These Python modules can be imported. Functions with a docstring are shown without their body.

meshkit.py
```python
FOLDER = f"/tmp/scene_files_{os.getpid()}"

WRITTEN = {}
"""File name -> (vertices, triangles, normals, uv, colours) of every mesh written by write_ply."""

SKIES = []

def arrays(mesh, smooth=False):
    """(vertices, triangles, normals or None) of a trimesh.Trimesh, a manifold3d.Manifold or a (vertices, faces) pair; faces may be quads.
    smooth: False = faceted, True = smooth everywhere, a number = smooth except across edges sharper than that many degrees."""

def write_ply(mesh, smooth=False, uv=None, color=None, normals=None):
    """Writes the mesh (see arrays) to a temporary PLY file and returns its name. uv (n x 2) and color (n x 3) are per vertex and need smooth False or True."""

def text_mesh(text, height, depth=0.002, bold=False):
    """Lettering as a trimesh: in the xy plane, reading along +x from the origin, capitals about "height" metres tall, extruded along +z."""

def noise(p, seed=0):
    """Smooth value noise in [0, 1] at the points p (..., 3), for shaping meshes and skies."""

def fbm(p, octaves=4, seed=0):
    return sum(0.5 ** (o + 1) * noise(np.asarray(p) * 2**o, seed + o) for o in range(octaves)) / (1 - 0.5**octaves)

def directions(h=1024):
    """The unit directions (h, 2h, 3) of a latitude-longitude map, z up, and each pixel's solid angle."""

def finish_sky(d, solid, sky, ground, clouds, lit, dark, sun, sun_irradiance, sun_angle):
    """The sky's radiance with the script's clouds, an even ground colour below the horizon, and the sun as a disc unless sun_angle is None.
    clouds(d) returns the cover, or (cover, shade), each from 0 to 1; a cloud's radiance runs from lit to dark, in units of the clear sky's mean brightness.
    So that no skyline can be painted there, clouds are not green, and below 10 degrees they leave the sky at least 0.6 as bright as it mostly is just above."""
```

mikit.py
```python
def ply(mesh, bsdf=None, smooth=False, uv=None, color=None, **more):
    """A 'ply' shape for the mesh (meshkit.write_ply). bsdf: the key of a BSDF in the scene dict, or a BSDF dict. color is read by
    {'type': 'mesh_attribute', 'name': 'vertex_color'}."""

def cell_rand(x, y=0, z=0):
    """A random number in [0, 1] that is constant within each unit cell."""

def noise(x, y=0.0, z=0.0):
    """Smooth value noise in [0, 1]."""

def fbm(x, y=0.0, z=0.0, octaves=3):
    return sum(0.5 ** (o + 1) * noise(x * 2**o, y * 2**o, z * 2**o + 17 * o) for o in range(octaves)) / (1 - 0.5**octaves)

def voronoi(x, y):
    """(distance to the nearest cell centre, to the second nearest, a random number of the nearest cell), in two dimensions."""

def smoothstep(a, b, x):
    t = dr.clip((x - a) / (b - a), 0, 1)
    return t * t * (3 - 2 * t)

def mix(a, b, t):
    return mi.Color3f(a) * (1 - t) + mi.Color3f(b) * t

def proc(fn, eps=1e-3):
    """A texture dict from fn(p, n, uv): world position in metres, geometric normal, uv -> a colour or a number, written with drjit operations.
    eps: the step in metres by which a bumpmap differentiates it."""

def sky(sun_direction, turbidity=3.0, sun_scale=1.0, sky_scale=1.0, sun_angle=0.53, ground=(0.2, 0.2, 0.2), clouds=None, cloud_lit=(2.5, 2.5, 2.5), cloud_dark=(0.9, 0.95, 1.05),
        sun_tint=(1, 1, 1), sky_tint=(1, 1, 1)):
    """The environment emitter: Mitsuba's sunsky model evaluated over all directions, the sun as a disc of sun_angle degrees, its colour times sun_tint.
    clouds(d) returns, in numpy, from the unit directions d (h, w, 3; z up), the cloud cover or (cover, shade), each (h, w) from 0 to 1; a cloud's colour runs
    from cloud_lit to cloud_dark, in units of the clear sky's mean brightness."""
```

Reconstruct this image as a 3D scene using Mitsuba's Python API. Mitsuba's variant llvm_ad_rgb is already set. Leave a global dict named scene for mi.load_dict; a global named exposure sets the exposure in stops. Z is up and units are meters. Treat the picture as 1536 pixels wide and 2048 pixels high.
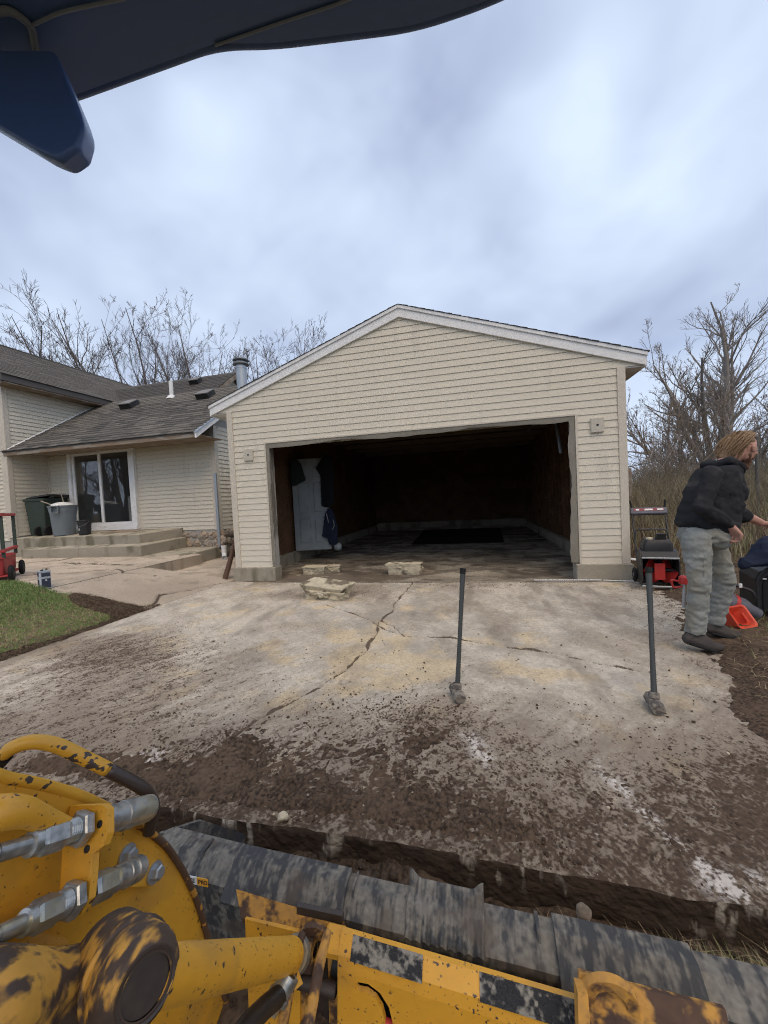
import math
import numpy as np, trimesh
import mitsuba as mi, drjit as dr
import mikit, meshkit
from mikit import proc, noise, fbm, voronoi, smoothstep, mix, cell_rand
from trimesh import creation as tc
from trimesh.util import concatenate as cat

T = mi.ScalarTransform4f
scene, labels = {}, {}

# ------------------------------------------------------------------ camera, sky, exposure
CAM = np.array([1.002, -6.044, 1.321])
_yaw, _pitch, _roll = -0.2306, -0.0338, -0.0507
_f = np.array([math.sin(_yaw) * math.cos(_pitch), math.cos(_yaw) * math.cos(_pitch), math.sin(_pitch)])
_r = np.cross(_f, [0, 0, 1]); _r /= np.linalg.norm(_r); _u = np.cross(_r, _f)
_up = -_r * math.sin(_roll) + _u * math.cos(_roll)
scene['camera'] = {'type': 'perspective', 'fov': 2 * math.degrees(math.atan(768 / 769)), 'fov_axis': 'x', 'near_clip': 0.05, 'far_clip': 2000.0,
                   'to_world': T().look_at(origin=CAM.tolist(), target=(CAM + _f).tolist(), up=_up.tolist())}
exposure = 1.92


def overcast(d):
    # a closed deck of soft stratocumulus lumps with thinner, bluer places between them
    z = np.maximum(d[..., 2], 0.0)
    p = d * np.array([1.0, 1.0, 1.15])
    warp = np.stack([meshkit.fbm(p * 2.6 + k * 7.7, 3, seed=3 + k) - 0.5 for k in range(3)], -1) * 0.5
    a = meshkit.fbm(p * 2.3 + warp + 3.1, 3, seed=11)
    b = meshkit.fbm(p * 5.2 + warp * 2.0 + 9.0, 4, seed=23)
    shade = 0.50 + 1.9 * (a - 0.5) + 1.3 * (b - 0.5)
    thin = np.clip(3.2 * (meshkit.fbm(p * 3.6 + warp * 2 + 43.0, 4, seed=31) - 0.58), 0, 1)
    return 1.0 - 0.45 * thin, np.clip(shade, 0, 1)


scene['sky'] = mikit.sky((0.30, -0.62, 0.95), turbidity=4, sun_scale=0.30, sky_scale=1.0, sun_angle=48, ground=(0.16, 0.14, 0.12), clouds=overcast,
                         cloud_lit=(1.92, 2.25, 2.76), cloud_dark=(1.07, 1.28, 1.78), sun_tint=(1.0, 0.91, 0.78), sky_tint=(1.0, 1.0, 1.06))


# ------------------------------------------------------------------ helpers
def key_for(base):
    if base not in scene and base not in labels:
        return base
    i = 1
    while f'{base}_{i:03d}' in scene or f'{base}_{i:03d}' in labels:
        i += 1
    return f'{base}_{i:03d}'


def put(name, mesh, bsdf, smooth=False, parent=None, label=None, category=None, group=None, kind=None):
    k = key_for(f'{parent}__{name}' if parent else name)
    scene[k] = mikit.ply(mesh, bsdf, smooth=smooth)
    p = {}
    if label: p['label'] = label
    if category: p['category'] = category
    if group: p['group'] = group
    if kind: p['kind'] = kind
    if p: labels[k] = p
    return k


def thing(name, label, category, group=None):
    k = key_for(name)
    labels[k] = {'label': label, 'category': category}
    if group: labels[k]['group'] = group
    return k


def mesh(v, f):
    f = np.asarray(f)
    if f.shape[1] == 4:
        f = np.vstack([f[:, [0, 1, 2]], f[:, [0, 2, 3]]])
    return trimesh.Trimesh(np.asarray(v, float), f, process=False)


def box(x0, x1, y0, y1, z0, z1):
    b = tc.box(extents=(x1 - x0, y1 - y0, z1 - z0)); b.apply_translation(((x0 + x1) / 2, (y0 + y1) / 2, (z0 + z1) / 2)); return b


HEXF = [[0, 3, 2, 1], [4, 5, 6, 7], [0, 1, 5, 4], [1, 2, 6, 5], [2, 3, 7, 6], [3, 0, 4, 7]]


def hexa(p):
    """eight corners: bottom ring 0-3, top ring 4-7 in the same order"""
    m = mesh(p, HEXF)
    if m.volume < 0: m.invert()
    return m


def chamfer(m, r=0.004):
    """the convex hull of a box-like convex mesh with its corners pulled in along each axis"""
    v = np.unique(np.round(np.asarray(m.vertices), 6), axis=0); c = v.mean(0); out = []
    for p in v:
        for ax in range(3):
            q = p.copy()
            for o in range(3):
                if o != ax: q[o] -= np.sign(p[o] - c[o]) * r
            out.append(q)
    return trimesh.convex.convex_hull(np.array(out))


def cbox(x0, x1, y0, y1, z0, z1, r=0.004):
    return chamfer(box(x0, x1, y0, y1, z0, z1), r)


def extrude(poly, vec):
    """a planar 3-D outline (n x 3) pushed along vec, closed by ear cutting"""
    poly = np.asarray(poly, float); vec = np.asarray(vec, float); n = len(poly)
    nrm = vec / np.linalg.norm(vec)
    a = np.cross(nrm, [0.31, 0.2, 0.93]); a /= np.linalg.norm(a); b = np.cross(nrm, a)
    import shapely
    flat = np.stack([(poly - poly[0]) @ a, (poly - poly[0]) @ b], 1)
    import mapbox_earcut as me
    tri = np.array(me.triangulate_float64(flat, np.array([n], dtype=np.uint32))).reshape(-1, 3)
    v = np.vstack([poly, poly + vec])
    i = np.arange(n); j = (i + 1) % n
    f = np.vstack([tri[:, ::-1], tri + n, np.stack([i, j, j + n], 1), np.stack([i, j + n, i + n], 1)])
    m = trimesh.Trimesh(v, f, process=False)
    if m.volume < 0: m.invert()
    return m


def tube(path, rad, sides=8, caps=True, flat=None):
    path = np.asarray(path, float); n = len(path)
    rad = np.broadcast_to(np.asarray(rad, float), (n,))
    t = np.gradient(path, axis=0); t /= np.linalg.norm(t, axis=1, keepdims=True) + 1e-12
    ref = np.array([0.13, 0.21, 0.97]) if abs(t[0][2]) < 0.9 else np.array([0.97, 0.1, 0.2])
    x = np.cross(t[0], ref); x /= np.linalg.norm(x)
    ang = np.arange(sides) * 2 * np.pi / sides
    v = []
    for k in range(n):
        x = x - t[k] * (x @ t[k]); x /= np.linalg.norm(x); y = np.cross(t[k], x)
        v.append(path[k] + rad[k] * (np.cos(ang)[:, None] * x + np.sin(ang)[:, None] * y))
    v = np.vstack(v); f = []
    i = np.arange(sides); j = (i + 1) % sides
    for k in range(n - 1):
        a, b = k * sides, (k + 1) * sides
        f.append(np.stack([a + i, a + j, b + j], 1)); f.append(np.stack([a + i, b + j, b + i], 1))
    if caps:
        v = np.vstack([v, path[:1], path[-1:]])
        e = (n - 1) * sides
        f.append(np.stack([j, i, 0 * i + n * sides], 1)); f.append(np.stack([e + i, e + j, 0 * i + n * sides + 1], 1))
    return trimesh.Trimesh(v, np.vstack(f), process=False)


def bend(points, r=0.1, steps=6):
    """a polyline with its corners rounded"""
    p = np.asarray(points, float); out = [p[0]]
    for k in range(1, len(p) - 1):
        a, b = p[k - 1] - p[k], p[k + 1] - p[k]
        la, lb = np.linalg.norm(a), np.linalg.norm(b); d = min(r, la * 0.49, lb * 0.49)
        s, e = p[k] + a / la * d, p[k] + b / lb * d
        for u in np.linspace(0, 1, steps):
            out.append((1 - u) ** 2 * s + 2 * u * (1 - u) * p[k] + u * u * e)
    out.append(p[-1]); return np.array(out)


def frame(axis):
    z = np.asarray(axis, float); z = z / np.linalg.norm(z)
    x = np.cross([0, 0, 1] if abs(z[2]) < 0.95 else [1, 0, 0], z); x /= np.linalg.norm(x)
    return np.stack([x, np.cross(z, x), z], 1)


def lathe(profile, p0, axis, n=32):
    """profile: (radius, distance along the axis)"""
    prof = np.asarray(profile, float); ang = np.arange(n) * 2 * np.pi / n; m = len(prof)
    v = np.stack([prof[:, 0, None] * np.cos(ang), prof[:, 0, None] * np.sin(ang), np.broadcast_to(prof[:, 1, None], (m, n))], -1).reshape(-1, 3)
    i = np.arange(n); j = (i + 1) % n; f = []
    for k in range(m - 1):
        a, b = k * n, (k + 1) * n
        f.append(np.stack([a + i, a + j, b + j], 1)); f.append(np.stack([a + i, b + j, b + i], 1))
    v = v @ frame(axis).T + np.asarray(p0, float)
    return trimesh.Trimesh(v, np.vstack(f), process=False)


def grid(xs, ys, zf):
    X, Y = np.meshgrid(xs, ys, indexing='xy'); Z = zf(X, Y)
    nx, ny = len(xs), len(ys)
    v = np.stack([X, Y, Z], -1).reshape(-1, 3)
    a = (np.arange(ny - 1)[:, None] * nx + np.arange(nx - 1)).ravel()
    f = np.stack([a, a + 1, a + nx + 1, a + nx], 1)
    return v, f


def rock(seed, size, rough=0.25, sub=2):
    m = tc.icosphere(subdivisions=sub, radius=0.5); v = m.vertices.copy()
    v *= (1 + rough * 2 * (meshkit.fbm(v * 2.2 + seed * 7.3, 3, seed) - 0.5))[:, None]
    m.vertices = v * np.asarray(size); return m


def move(m, at=(0, 0, 0), rz=0.0, rx=0.0, ry=0.0):
    m = m.copy(); R = trimesh.transformations.euler_matrix(rx, ry, rz, 'sxyz'); R[:3, 3] = at; m.apply_transform(R); return m


def ss(a, b, x):
    t = np.clip((np.asarray(x, float) - a) / (b - a), 0, 1); return t * t * (3 - 2 * t)


def nz(x, y, s=1.0, seed=0, o=3, z=0.0):
    p = np.stack([np.asarray(x, float) * s, np.asarray(y, float) * s, np.zeros_like(np.asarray(x, float)) + z], -1)
    return meshkit.fbm(p, o, seed)


def seg_dist(x, y, pts):
    d = np.full(np.shape(x), 9e9)
    for (ax, ay), (bx, by) in zip(pts[:-1], pts[1:]):
        l2 = (bx - ax) ** 2 + (by - ay) ** 2
        t = np.clip(((x - ax) * (bx - ax) + (y - ay) * (by - ay)) / l2, 0, 1)
        d = np.minimum(d, np.hypot(x - ax - t * (bx - ax), y - ay - t * (by - ay)))
    return d


def dr_seg(x, y, pts):
    d = mi.Float(1e9)
    for (ax, ay), (bx, by) in zip(pts[:-1], pts[1:]):
        l2 = (bx - ax) ** 2 + (by - ay) ** 2
        t = dr.clip(((x - ax) * (bx - ax) + (y - ay) * (by - ay)) / l2, 0, 1)
        d = dr.minimum(d, dr.hypot(x - ax - t * (bx - ax), y - ay - t * (by - ay)))
    return d


C3 = mi.Color3f
# ------------------------------------------------------------------ materials
def mat(name, color, rough=0.6, metal=0.0, spec=0.5, two=True, **kw):
    b = {'type': 'principled', 'roughness': rough, 'metallic': metal, 'specular': spec, **kw}
    b['base_color'] = color if isinstance(color, dict) else {'type': 'rgb', 'value': list(color)}
    scene[name] = {'type': 'twosided', 'bsdf': b} if two else b
    return name


def bumped(name, color, height, scale=1.0, rough=0.7, **kw):
    b = {'type': 'principled', 'roughness': rough, 'specular': kw.pop('spec', 0.4), **kw}
    b['base_color'] = color if isinstance(color, dict) else {'type': 'rgb', 'value': list(color)}
    scene[name] = {'type': 'twosided', 'bsdf': {'type': 'bumpmap', 'arbitrary': height, 'scale': scale, 'bsdf': b}}
    return name


def f_siding(p, n, uv):
    g = fbm(p.x * 3.0 + p.y * 3.0, p.z * 60.0, 0, 3)
    w = fbm(p.x * 0.9 + p.y, p.z * 0.8, 4.0, 3)
    c = mix(C3(0.630, 0.581, 0.475), C3(0.588, 0.540, 0.442), w)
    c = c * (0.965 + 0.07 * g)
    streak = smoothstep(0.62, 0.8, fbm(p.x * 9.0 + p.y * 9.0, p.z * 1.3, 9.0, 3))
    return mix(c, C3(0.46, 0.425, 0.355), 0.30 * streak)


mat('siding', proc(f_siding), 0.55, spec=0.35)


def f_white(p, n, uv):
    g = fbm(p.x * 14, p.y * 14, p.z * 14, 4)
    s = smoothstep(0.60, 0.75, fbm(p.x * 3.0 + 7, p.y * 3.0, p.z * 5, 3))
    return mix(C3(0.74, 0.74, 0.73) * (0.9 + 0.16 * g), C3(0.48, 0.46, 0.42), 0.35 * s)


mat('white_paint', proc(f_white), 0.45)
mat('post_vinyl', (0.54, 0.49, 0.405), 0.5)


def f_wood_old(p, n, uv):
    g = fbm(p.x * 2.2, p.y * 30, p.z * 40, 4)
    s = smoothstep(0.45, 0.7, fbm(p.x * 3.0, p.y * 6, p.z * 6 + 3, 3))
    return mix(mix(C3(0.30, 0.23, 0.17), C3(0.15, 0.11, 0.085), g), C3(0.30, 0.27, 0.23), s)


mat('weathered_wood', proc(f_wood_old), 0.85, spec=0.2)


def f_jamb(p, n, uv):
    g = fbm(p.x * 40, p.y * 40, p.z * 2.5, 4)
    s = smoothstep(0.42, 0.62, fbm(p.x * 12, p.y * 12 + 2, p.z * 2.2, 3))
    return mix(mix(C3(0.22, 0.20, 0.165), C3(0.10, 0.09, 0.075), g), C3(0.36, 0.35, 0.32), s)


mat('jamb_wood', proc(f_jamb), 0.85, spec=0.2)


def f_shingle(hue):
    def f(p, n, uv):
        g = noise(p.x * 260, p.y * 260, p.z * 260)
        h = noise(p.x * 90, p.y * 90, p.z * 90)
        t = fbm(p.x * 1.2, p.y * 1.2, p.z * 1.2, 3)
        return C3(*hue) * (0.55 + 0.5 * g + 0.35 * h) * (0.85 + 0.3 * t)
    return f


for i, h in enumerate([(0.105, 0.098, 0.088), (0.088, 0.083, 0.076), (0.125, 0.116, 0.103), (0.075, 0.071, 0.066)]):
    mat(f'shingle_{i}', proc(f_shingle(h)), 0.95, spec=0.15)
mat('roof_dark', (0.085, 0.076, 0.070), 0.7)


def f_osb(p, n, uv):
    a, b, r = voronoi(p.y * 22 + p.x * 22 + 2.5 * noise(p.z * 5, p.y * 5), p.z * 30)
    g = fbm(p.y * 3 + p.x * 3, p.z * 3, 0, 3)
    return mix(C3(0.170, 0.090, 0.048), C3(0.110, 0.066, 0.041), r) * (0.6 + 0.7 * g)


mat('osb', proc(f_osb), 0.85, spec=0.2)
mat('roof_deck', (0.20, 0.145, 0.10), 0.9, spec=0.1)


def f_concrete(p, n, uv):
    g = fbm(p.x * 60, p.y * 60, p.z * 60, 3)
    w = fbm(p.x * 2.1, p.y * 2.1, p.z * 4.0, 4)
    st = smoothstep(0.5, 0.72, fbm(p.x * 5 + 3, p.y * 5, p.z * 1.6, 4))
    c = mix(C3(0.37, 0.335, 0.27), C3(0.25, 0.225, 0.175), w) * (0.84 + 0.32 * g)
    return mix(c, C3(0.125, 0.115, 0.075), 0.75 * st)


bumped('concrete_old', proc(f_concrete), proc(lambda p, n, uv: 0.004 * fbm(p.x * 50, p.y * 50, p.z * 50, 3)), 1.0, 0.9, spec=0.2)


def f_broken(p, n, uv):
    g = fbm(p.x * 40, p.y * 40, p.z * 40, 4)
    w = fbm(p.x * 9, p.y * 9, p.z * 9, 3)
    return mix(mix(C3(0.56, 0.50, 0.37), C3(0.40, 0.35, 0.25), w) * (0.75 + 0.45 * g), C3(0.17, 0.14, 0.10), smoothstep(0.56, 0.70, w))


bumped('broken_concrete', proc(f_broken), proc(lambda p, n, uv: 0.012 * fbm(p.x * 45, p.y * 45, p.z * 45, 3)), 1.0, 0.95, spec=0.15)

CRACKS = [
    [(0.02, -0.2), (0.0, -0.8), (-0.03, -1.4), (0.03, -1.7), (-0.06, -2.02), (0.01, -2.4), (0.02, -2.84), (-0.03, -3.15), (-0.12, -3.5), (-0.22, -3.7), (-0.36, -3.95), (-0.40, -4.2), (-0.30, -4.65)],
    [(-0.9, -1.45), (-0.48, -1.76), (-0.2, -1.95), (0.05, -2.28), (0.3, -2.44), (0.73, -2.47), (1.17, -2.61), (1.56, -2.73), (1.88, -2.89), (2.25, -3.06)],
    [(-0.06, -2.02), (0.14, -2.2), (0.3, -2.44)],
]
JOINT = [(-3.3, 0.03), (-2.3, -0.16), (-1.0, -0.17), (0.22, -0.16), (1.3, -0.12), (3.2, -0.12)]


def f_drive(p, n, uv):
    x, y = p.x, p.y
    wx = x + 0.05 * (fbm(x * 6, y * 6, 1.0, 3) - 0.5); wy = y + 0.05 * (fbm(x * 6 + 9, y * 6, 2.0, 3) - 0.5)
    fine = fbm(x * 75, y * 75, 0, 3)
    agg, _, ar = voronoi(x * 70, y * 70)
    big = fbm(x * 1.3, y * 1.3, 3.0, 4)
    c = mix(C3(0.445, 0.398, 0.325), C3(0.295, 0.255, 0.202), smoothstep(0.3, 0.7, 0.5 * big + 0.5 * fbm(x * 4.5 + 1.2 * y, y * 4.5, 13.0, 4)))
    rough = fbm(x * 30, y * 30, 15.0, 4)
    c = c * (0.62 + 0.38 * fine + 0.46 * rough)
    c = mix(c, C3(0.60, 0.57, 0.52), 0.45 * smoothstep(0.80, 0.95, ar) * smoothstep(0.45, 0.15, agg))
    # clay-yellow dust tracked over the middle, as patches with ragged edges
    tan = smoothstep(0.42, 0.66, fbm(x * 3.2 + 4, y * 3.2, 6.0, 4) + 0.52 * dr.exp(-(dr.square((x - 0.15) / 0.85) + dr.square((y + 2.95) / 0.5))) - 0.19)
    c = mix(c, C3(0.52, 0.40, 0.225) * (0.75 + 0.5 * fine), 0.55 * tan)
    # grey washed streaks
    gs = smoothstep(0.52, 0.75, fbm(x * 4 + 1.0 * y, y * 2.2, 12.0, 5))
    c = mix(c, C3(0.22, 0.21, 0.195), 0.30 * gs)
    grime = smoothstep(0.50, 0.72, 0.55 * fbm(x * 3.4, y * 0.9, 61.0, 4) + 0.45 * fbm(x * 9, y * 4, 62.0, 4))
    c = mix(c, C3(0.175, 0.145, 0.115), 0.55 * grime)
    # soil trodden and dragged over the slab: coverage from where it lies, broken up by its own grain
    cover = dr.exp(-dr.square((y + 4.60) / 0.55)) * (0.30 + 0.55 * smoothstep(-1.1, -0.3, x))
    cover = cover + 0.40 * dr.exp(-(dr.square((x + 1.7) / 1.3) + dr.square((y + 3.75) / 0.95)))
    cover = cover + 0.26 * dr.exp(-(dr.square((x + 2.3) / 1.1) + dr.square((y + 2.9) / 0.8)))
    cover = cover + 0.55 * dr.exp(-(dr.square((x - 0.75) / 0.5) + dr.square((y + 3.85) / 0.32)))
    cover = cover + 0.50 * dr.exp(-(dr.square((x - 2.15) / 0.5) + dr.square((y + 4.15) / 0.35)))
    cover = cover + 0.30 * dr.exp(-(dr.square((x + 2.5) / 0.6) + dr.square((y + 3.1) / 0.45)))
    cover = cover + 0.55 * dr.exp(-(dr.square((x + 1.1) / 0.9) + dr.square((y + 0.9) / 0.32)))
    cover = cover + 0.40 * dr.exp(-(dr.square((x - 1.0) / 1.6) + dr.square((y + 0.35) / 0.22)))
    cover = cover + 0.60 * smoothstep(2.2, 3.0, x - 0.18 * y - 0.45)
    s, k = wx * 0.62 + wy * 0.78, wx * 0.78 - wy * 0.62
    drag = 0.6 * fbm(k * 18.0, s * 5.0, 21.0, 4) + 0.4 * fbm(k * 48.0, s * 17.0, 23.0, 3)
    clot = fbm(wx * 30, wy * 30, 31.0, 4)
    speck = fbm(wx * 95, wy * 95, 33.0, 3)
    m = smoothstep(0.45, 0.67, 0.30 * drag + 0.28 * clot + 0.42 * speck + 0.34 * (cover - 0.50))
    film = smoothstep(0.34, 0.66, 0.4 * big + 0.35 * drag + 0.25 * speck + 0.45 * (cover + 0.20 * smoothstep(-2.3, -3.6, y) - 0.45))
    soil = mix(C3(0.115, 0.080, 0.056), C3(0.052, 0.037, 0.027), speck)
    c = mix(c, C3(0.205, 0.162, 0.122) * (0.7 + 0.6 * speck), 0.75 * film)
    c = mix(c, soil * (0.7 + 0.6 * fine), m)
    # scraped white scars
    sc = smoothstep(0.06, 0.0, dr_seg(wx, wy, [(1.52, -4.05), (1.62, -4.35), (1.78, -4.66)])) + smoothstep(0.09, 0.0, dr_seg(wx, wy, [(0.92, -3.95), (1.0, -4.1)])) \
        + smoothstep(0.13, 0.0, dr_seg(wx, wy, [(-0.95, -4.5), (-0.75, -4.38)])) + smoothstep(0.1, 0.0, dr_seg(wx, wy, [(1.75, -4.62), (2.05, -4.55)]))
    c = mix(c, C3(0.62, 0.58, 0.53), dr.clip(sc, 0, 1) * smoothstep(0.42, 0.66, 0.5 * fbm(x * 95, y * 95, 41.0, 3) + 0.5 * fbm(x * 22, y * 22, 44.0, 3)) * 0.75)
    # dirt caught in the cracks
    d = dr.minimum(dr.minimum(dr_seg(wx, wy, CRACKS[0]), dr_seg(wx, wy, CRACKS[1])), dr_seg(wx, wy, CRACKS[2]))
    wdt = 0.006 + 0.018 * smoothstep(0.45, 0.75, fbm(x * 7, y * 7, 51.0, 2))
    c = mix(c, C3(0.085, 0.062, 0.045), 0.9 * (1 - smoothstep(wdt * 0.5, wdt, d)))
    j = dr_seg(wx, wy, JOINT)
    return mix(c, C3(0.10, 0.08, 0.06), 0.85 * (1 - smoothstep(0.01, 0.03, j)))


bumped('driveway', proc(f_drive), proc(lambda p, n, uv: 0.009 * fbm(p.x * 55, p.y * 55, p.z * 55, 3) + 0.004 * fbm(p.x * 14, p.y * 14, 0, 2)), 1.0, 0.93, spec=0.15)


WCR = [[(-6.6, -0.75), (-7.1, -0.3), (-6.6, -0.05), (-7.4, 0.2), (-6.9, 0.65)], [(-6.6, -1.15), (-5.6, -0.9), (-5.2, -0.6), (-4.85, -0.75), (-4.4, -0.5)], [(-8.0, 0.85), (-7.85, 0.5), (-8.4, 0.2), (-9.0, 0.35)],
       [(-6.2, -1.0), (-6.6, -0.9), (-7.4, -1.1)], [(-3.4, -1.6), (-3.7, -1.2), (-3.5, -0.75), (-3.34, -0.1)], [(-5.2, -0.2), (-6.0, -0.1), (-6.9, 0.1)]]


def f_walk(p, n, uv):
    x, y = p.x, p.y
    fine = fbm(x * 70, y * 70, p.z * 70, 3)
    big = fbm(x * 1.6, y * 1.6, 3.0, 4)
    c = mix(C3(0.41, 0.345, 0.27), C3(0.33, 0.275, 0.215), smoothstep(0.3, 0.7, big)) * (0.76 + 0.45 * fine)
    st = smoothstep(0.55, 0.72, fbm(x * 4, y * 4, 8.0, 4))
    c = mix(c, C3(0.19, 0.16, 0.12), 0.5 * st)
    wx = x + 0.12 * (noise(x * 3, y * 3, 5.0) - 0.5); wy = y + 0.12 * (noise(x * 3, y * 3, 9.0) - 0.5); d = mi.Float(9.0)
    for k in WCR: d = dr.minimum(d, dr_seg(wx, wy, k))
    return mix(c, C3(0.075, 0.060, 0.045), 0.9 * (1 - smoothstep(0.010, 0.026, d)))


bumped('walkway', proc(f_walk), proc(lambda p, n, uv: 0.004 * fbm(p.x * 55, p.y * 55, p.z * 55, 3)), 1.0, 0.93, spec=0.15)


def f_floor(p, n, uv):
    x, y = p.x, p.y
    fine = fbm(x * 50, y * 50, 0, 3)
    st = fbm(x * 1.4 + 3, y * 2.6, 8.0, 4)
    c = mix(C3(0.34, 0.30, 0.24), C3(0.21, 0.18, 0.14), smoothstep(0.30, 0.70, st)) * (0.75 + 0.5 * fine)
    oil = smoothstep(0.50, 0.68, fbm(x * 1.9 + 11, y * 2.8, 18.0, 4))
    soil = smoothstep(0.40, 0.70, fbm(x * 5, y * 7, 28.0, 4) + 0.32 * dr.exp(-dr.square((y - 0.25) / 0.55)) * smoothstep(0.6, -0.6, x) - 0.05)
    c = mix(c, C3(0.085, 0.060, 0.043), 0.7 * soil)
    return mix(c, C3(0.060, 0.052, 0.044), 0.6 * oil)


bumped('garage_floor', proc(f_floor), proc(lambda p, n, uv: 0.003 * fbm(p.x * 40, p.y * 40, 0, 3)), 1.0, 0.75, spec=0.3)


def f_soil(p, n, uv):
    a = fbm(p.x * 80, p.y * 80, p.z * 80, 4)
    b = fbm(p.x * 6, p.y * 6, 2.0, 3)
    c = mix(C3(0.110, 0.078, 0.056), C3(0.036, 0.027, 0.021), smoothstep(0.25, 0.75, a))
    return mix(c, C3(0.125, 0.088, 0.062), 0.5 * smoothstep(0.45, 0.7, b))


bumped('soil', proc(f_soil), proc(lambda p, n, uv: 0.012 * fbm(p.x * 55, p.y * 55, p.z * 55, 4)), 1.0, 1.0, spec=0.05)
mat('clod_dark', (0.068, 0.049, 0.037), 1.0, spec=0.05)
mat('clod_brown', (0.100, 0.072, 0.052), 1.0, spec=0.05)
mat('chip_pale', (0.42, 0.36, 0.27), 0.95, spec=0.1)
mat('pebble', (0.30, 0.27, 0.23), 0.9, spec=0.2)


def f_turf(p, n, uv):
    a = fbm(p.x * 25, p.y * 25, 0, 3)
    return mix(C3(0.095, 0.130, 0.045), C3(0.120, 0.098, 0.062), smoothstep(0.35, 0.65, a))


mat('turf_base', proc(f_turf), 1.0, spec=0.05)


def f_terrain(p, n, uv):
    a = fbm(p.x * 2.5, p.y * 2.5, 0, 4)
    b = fbm(p.x * 20, p.y * 20, 1, 3)
    return mix(C3(0.085, 0.078, 0.040), C3(0.120, 0.092, 0.055), a) * (0.7 + 0.6 * b)


mat('terrain_grass', proc(f_terrain), 1.0, spec=0.05)
for nm, c in dict(blade_green=(0.175, 0.255, 0.085), blade_olive=(0.210, 0.225, 0.105), blade_straw=(0.40, 0.31, 0.18), blade_brown=(0.260, 0.205, 0.140), blade_grey=(0.36, 0.31, 0.22), blade_dark=(0.12, 0.085, 0.055)).items():
    mat(nm, c, 0.8, spec=0.2)


def f_bark(p, n, uv):
    a = fbm(p.x * 18, p.y * 18, p.z * 5, 3)
    return mix(C3(0.180, 0.160, 0.150), C3(0.110, 0.097, 0.092), a)


mat('bark', proc(f_bark), 0.95, spec=0.1)
mat('bark_grey', (0.270, 0.242, 0.218), 0.95, spec=0.1)
mat('twig_brown', (0.205, 0.165, 0.130), 0.95, spec=0.1)


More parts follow.
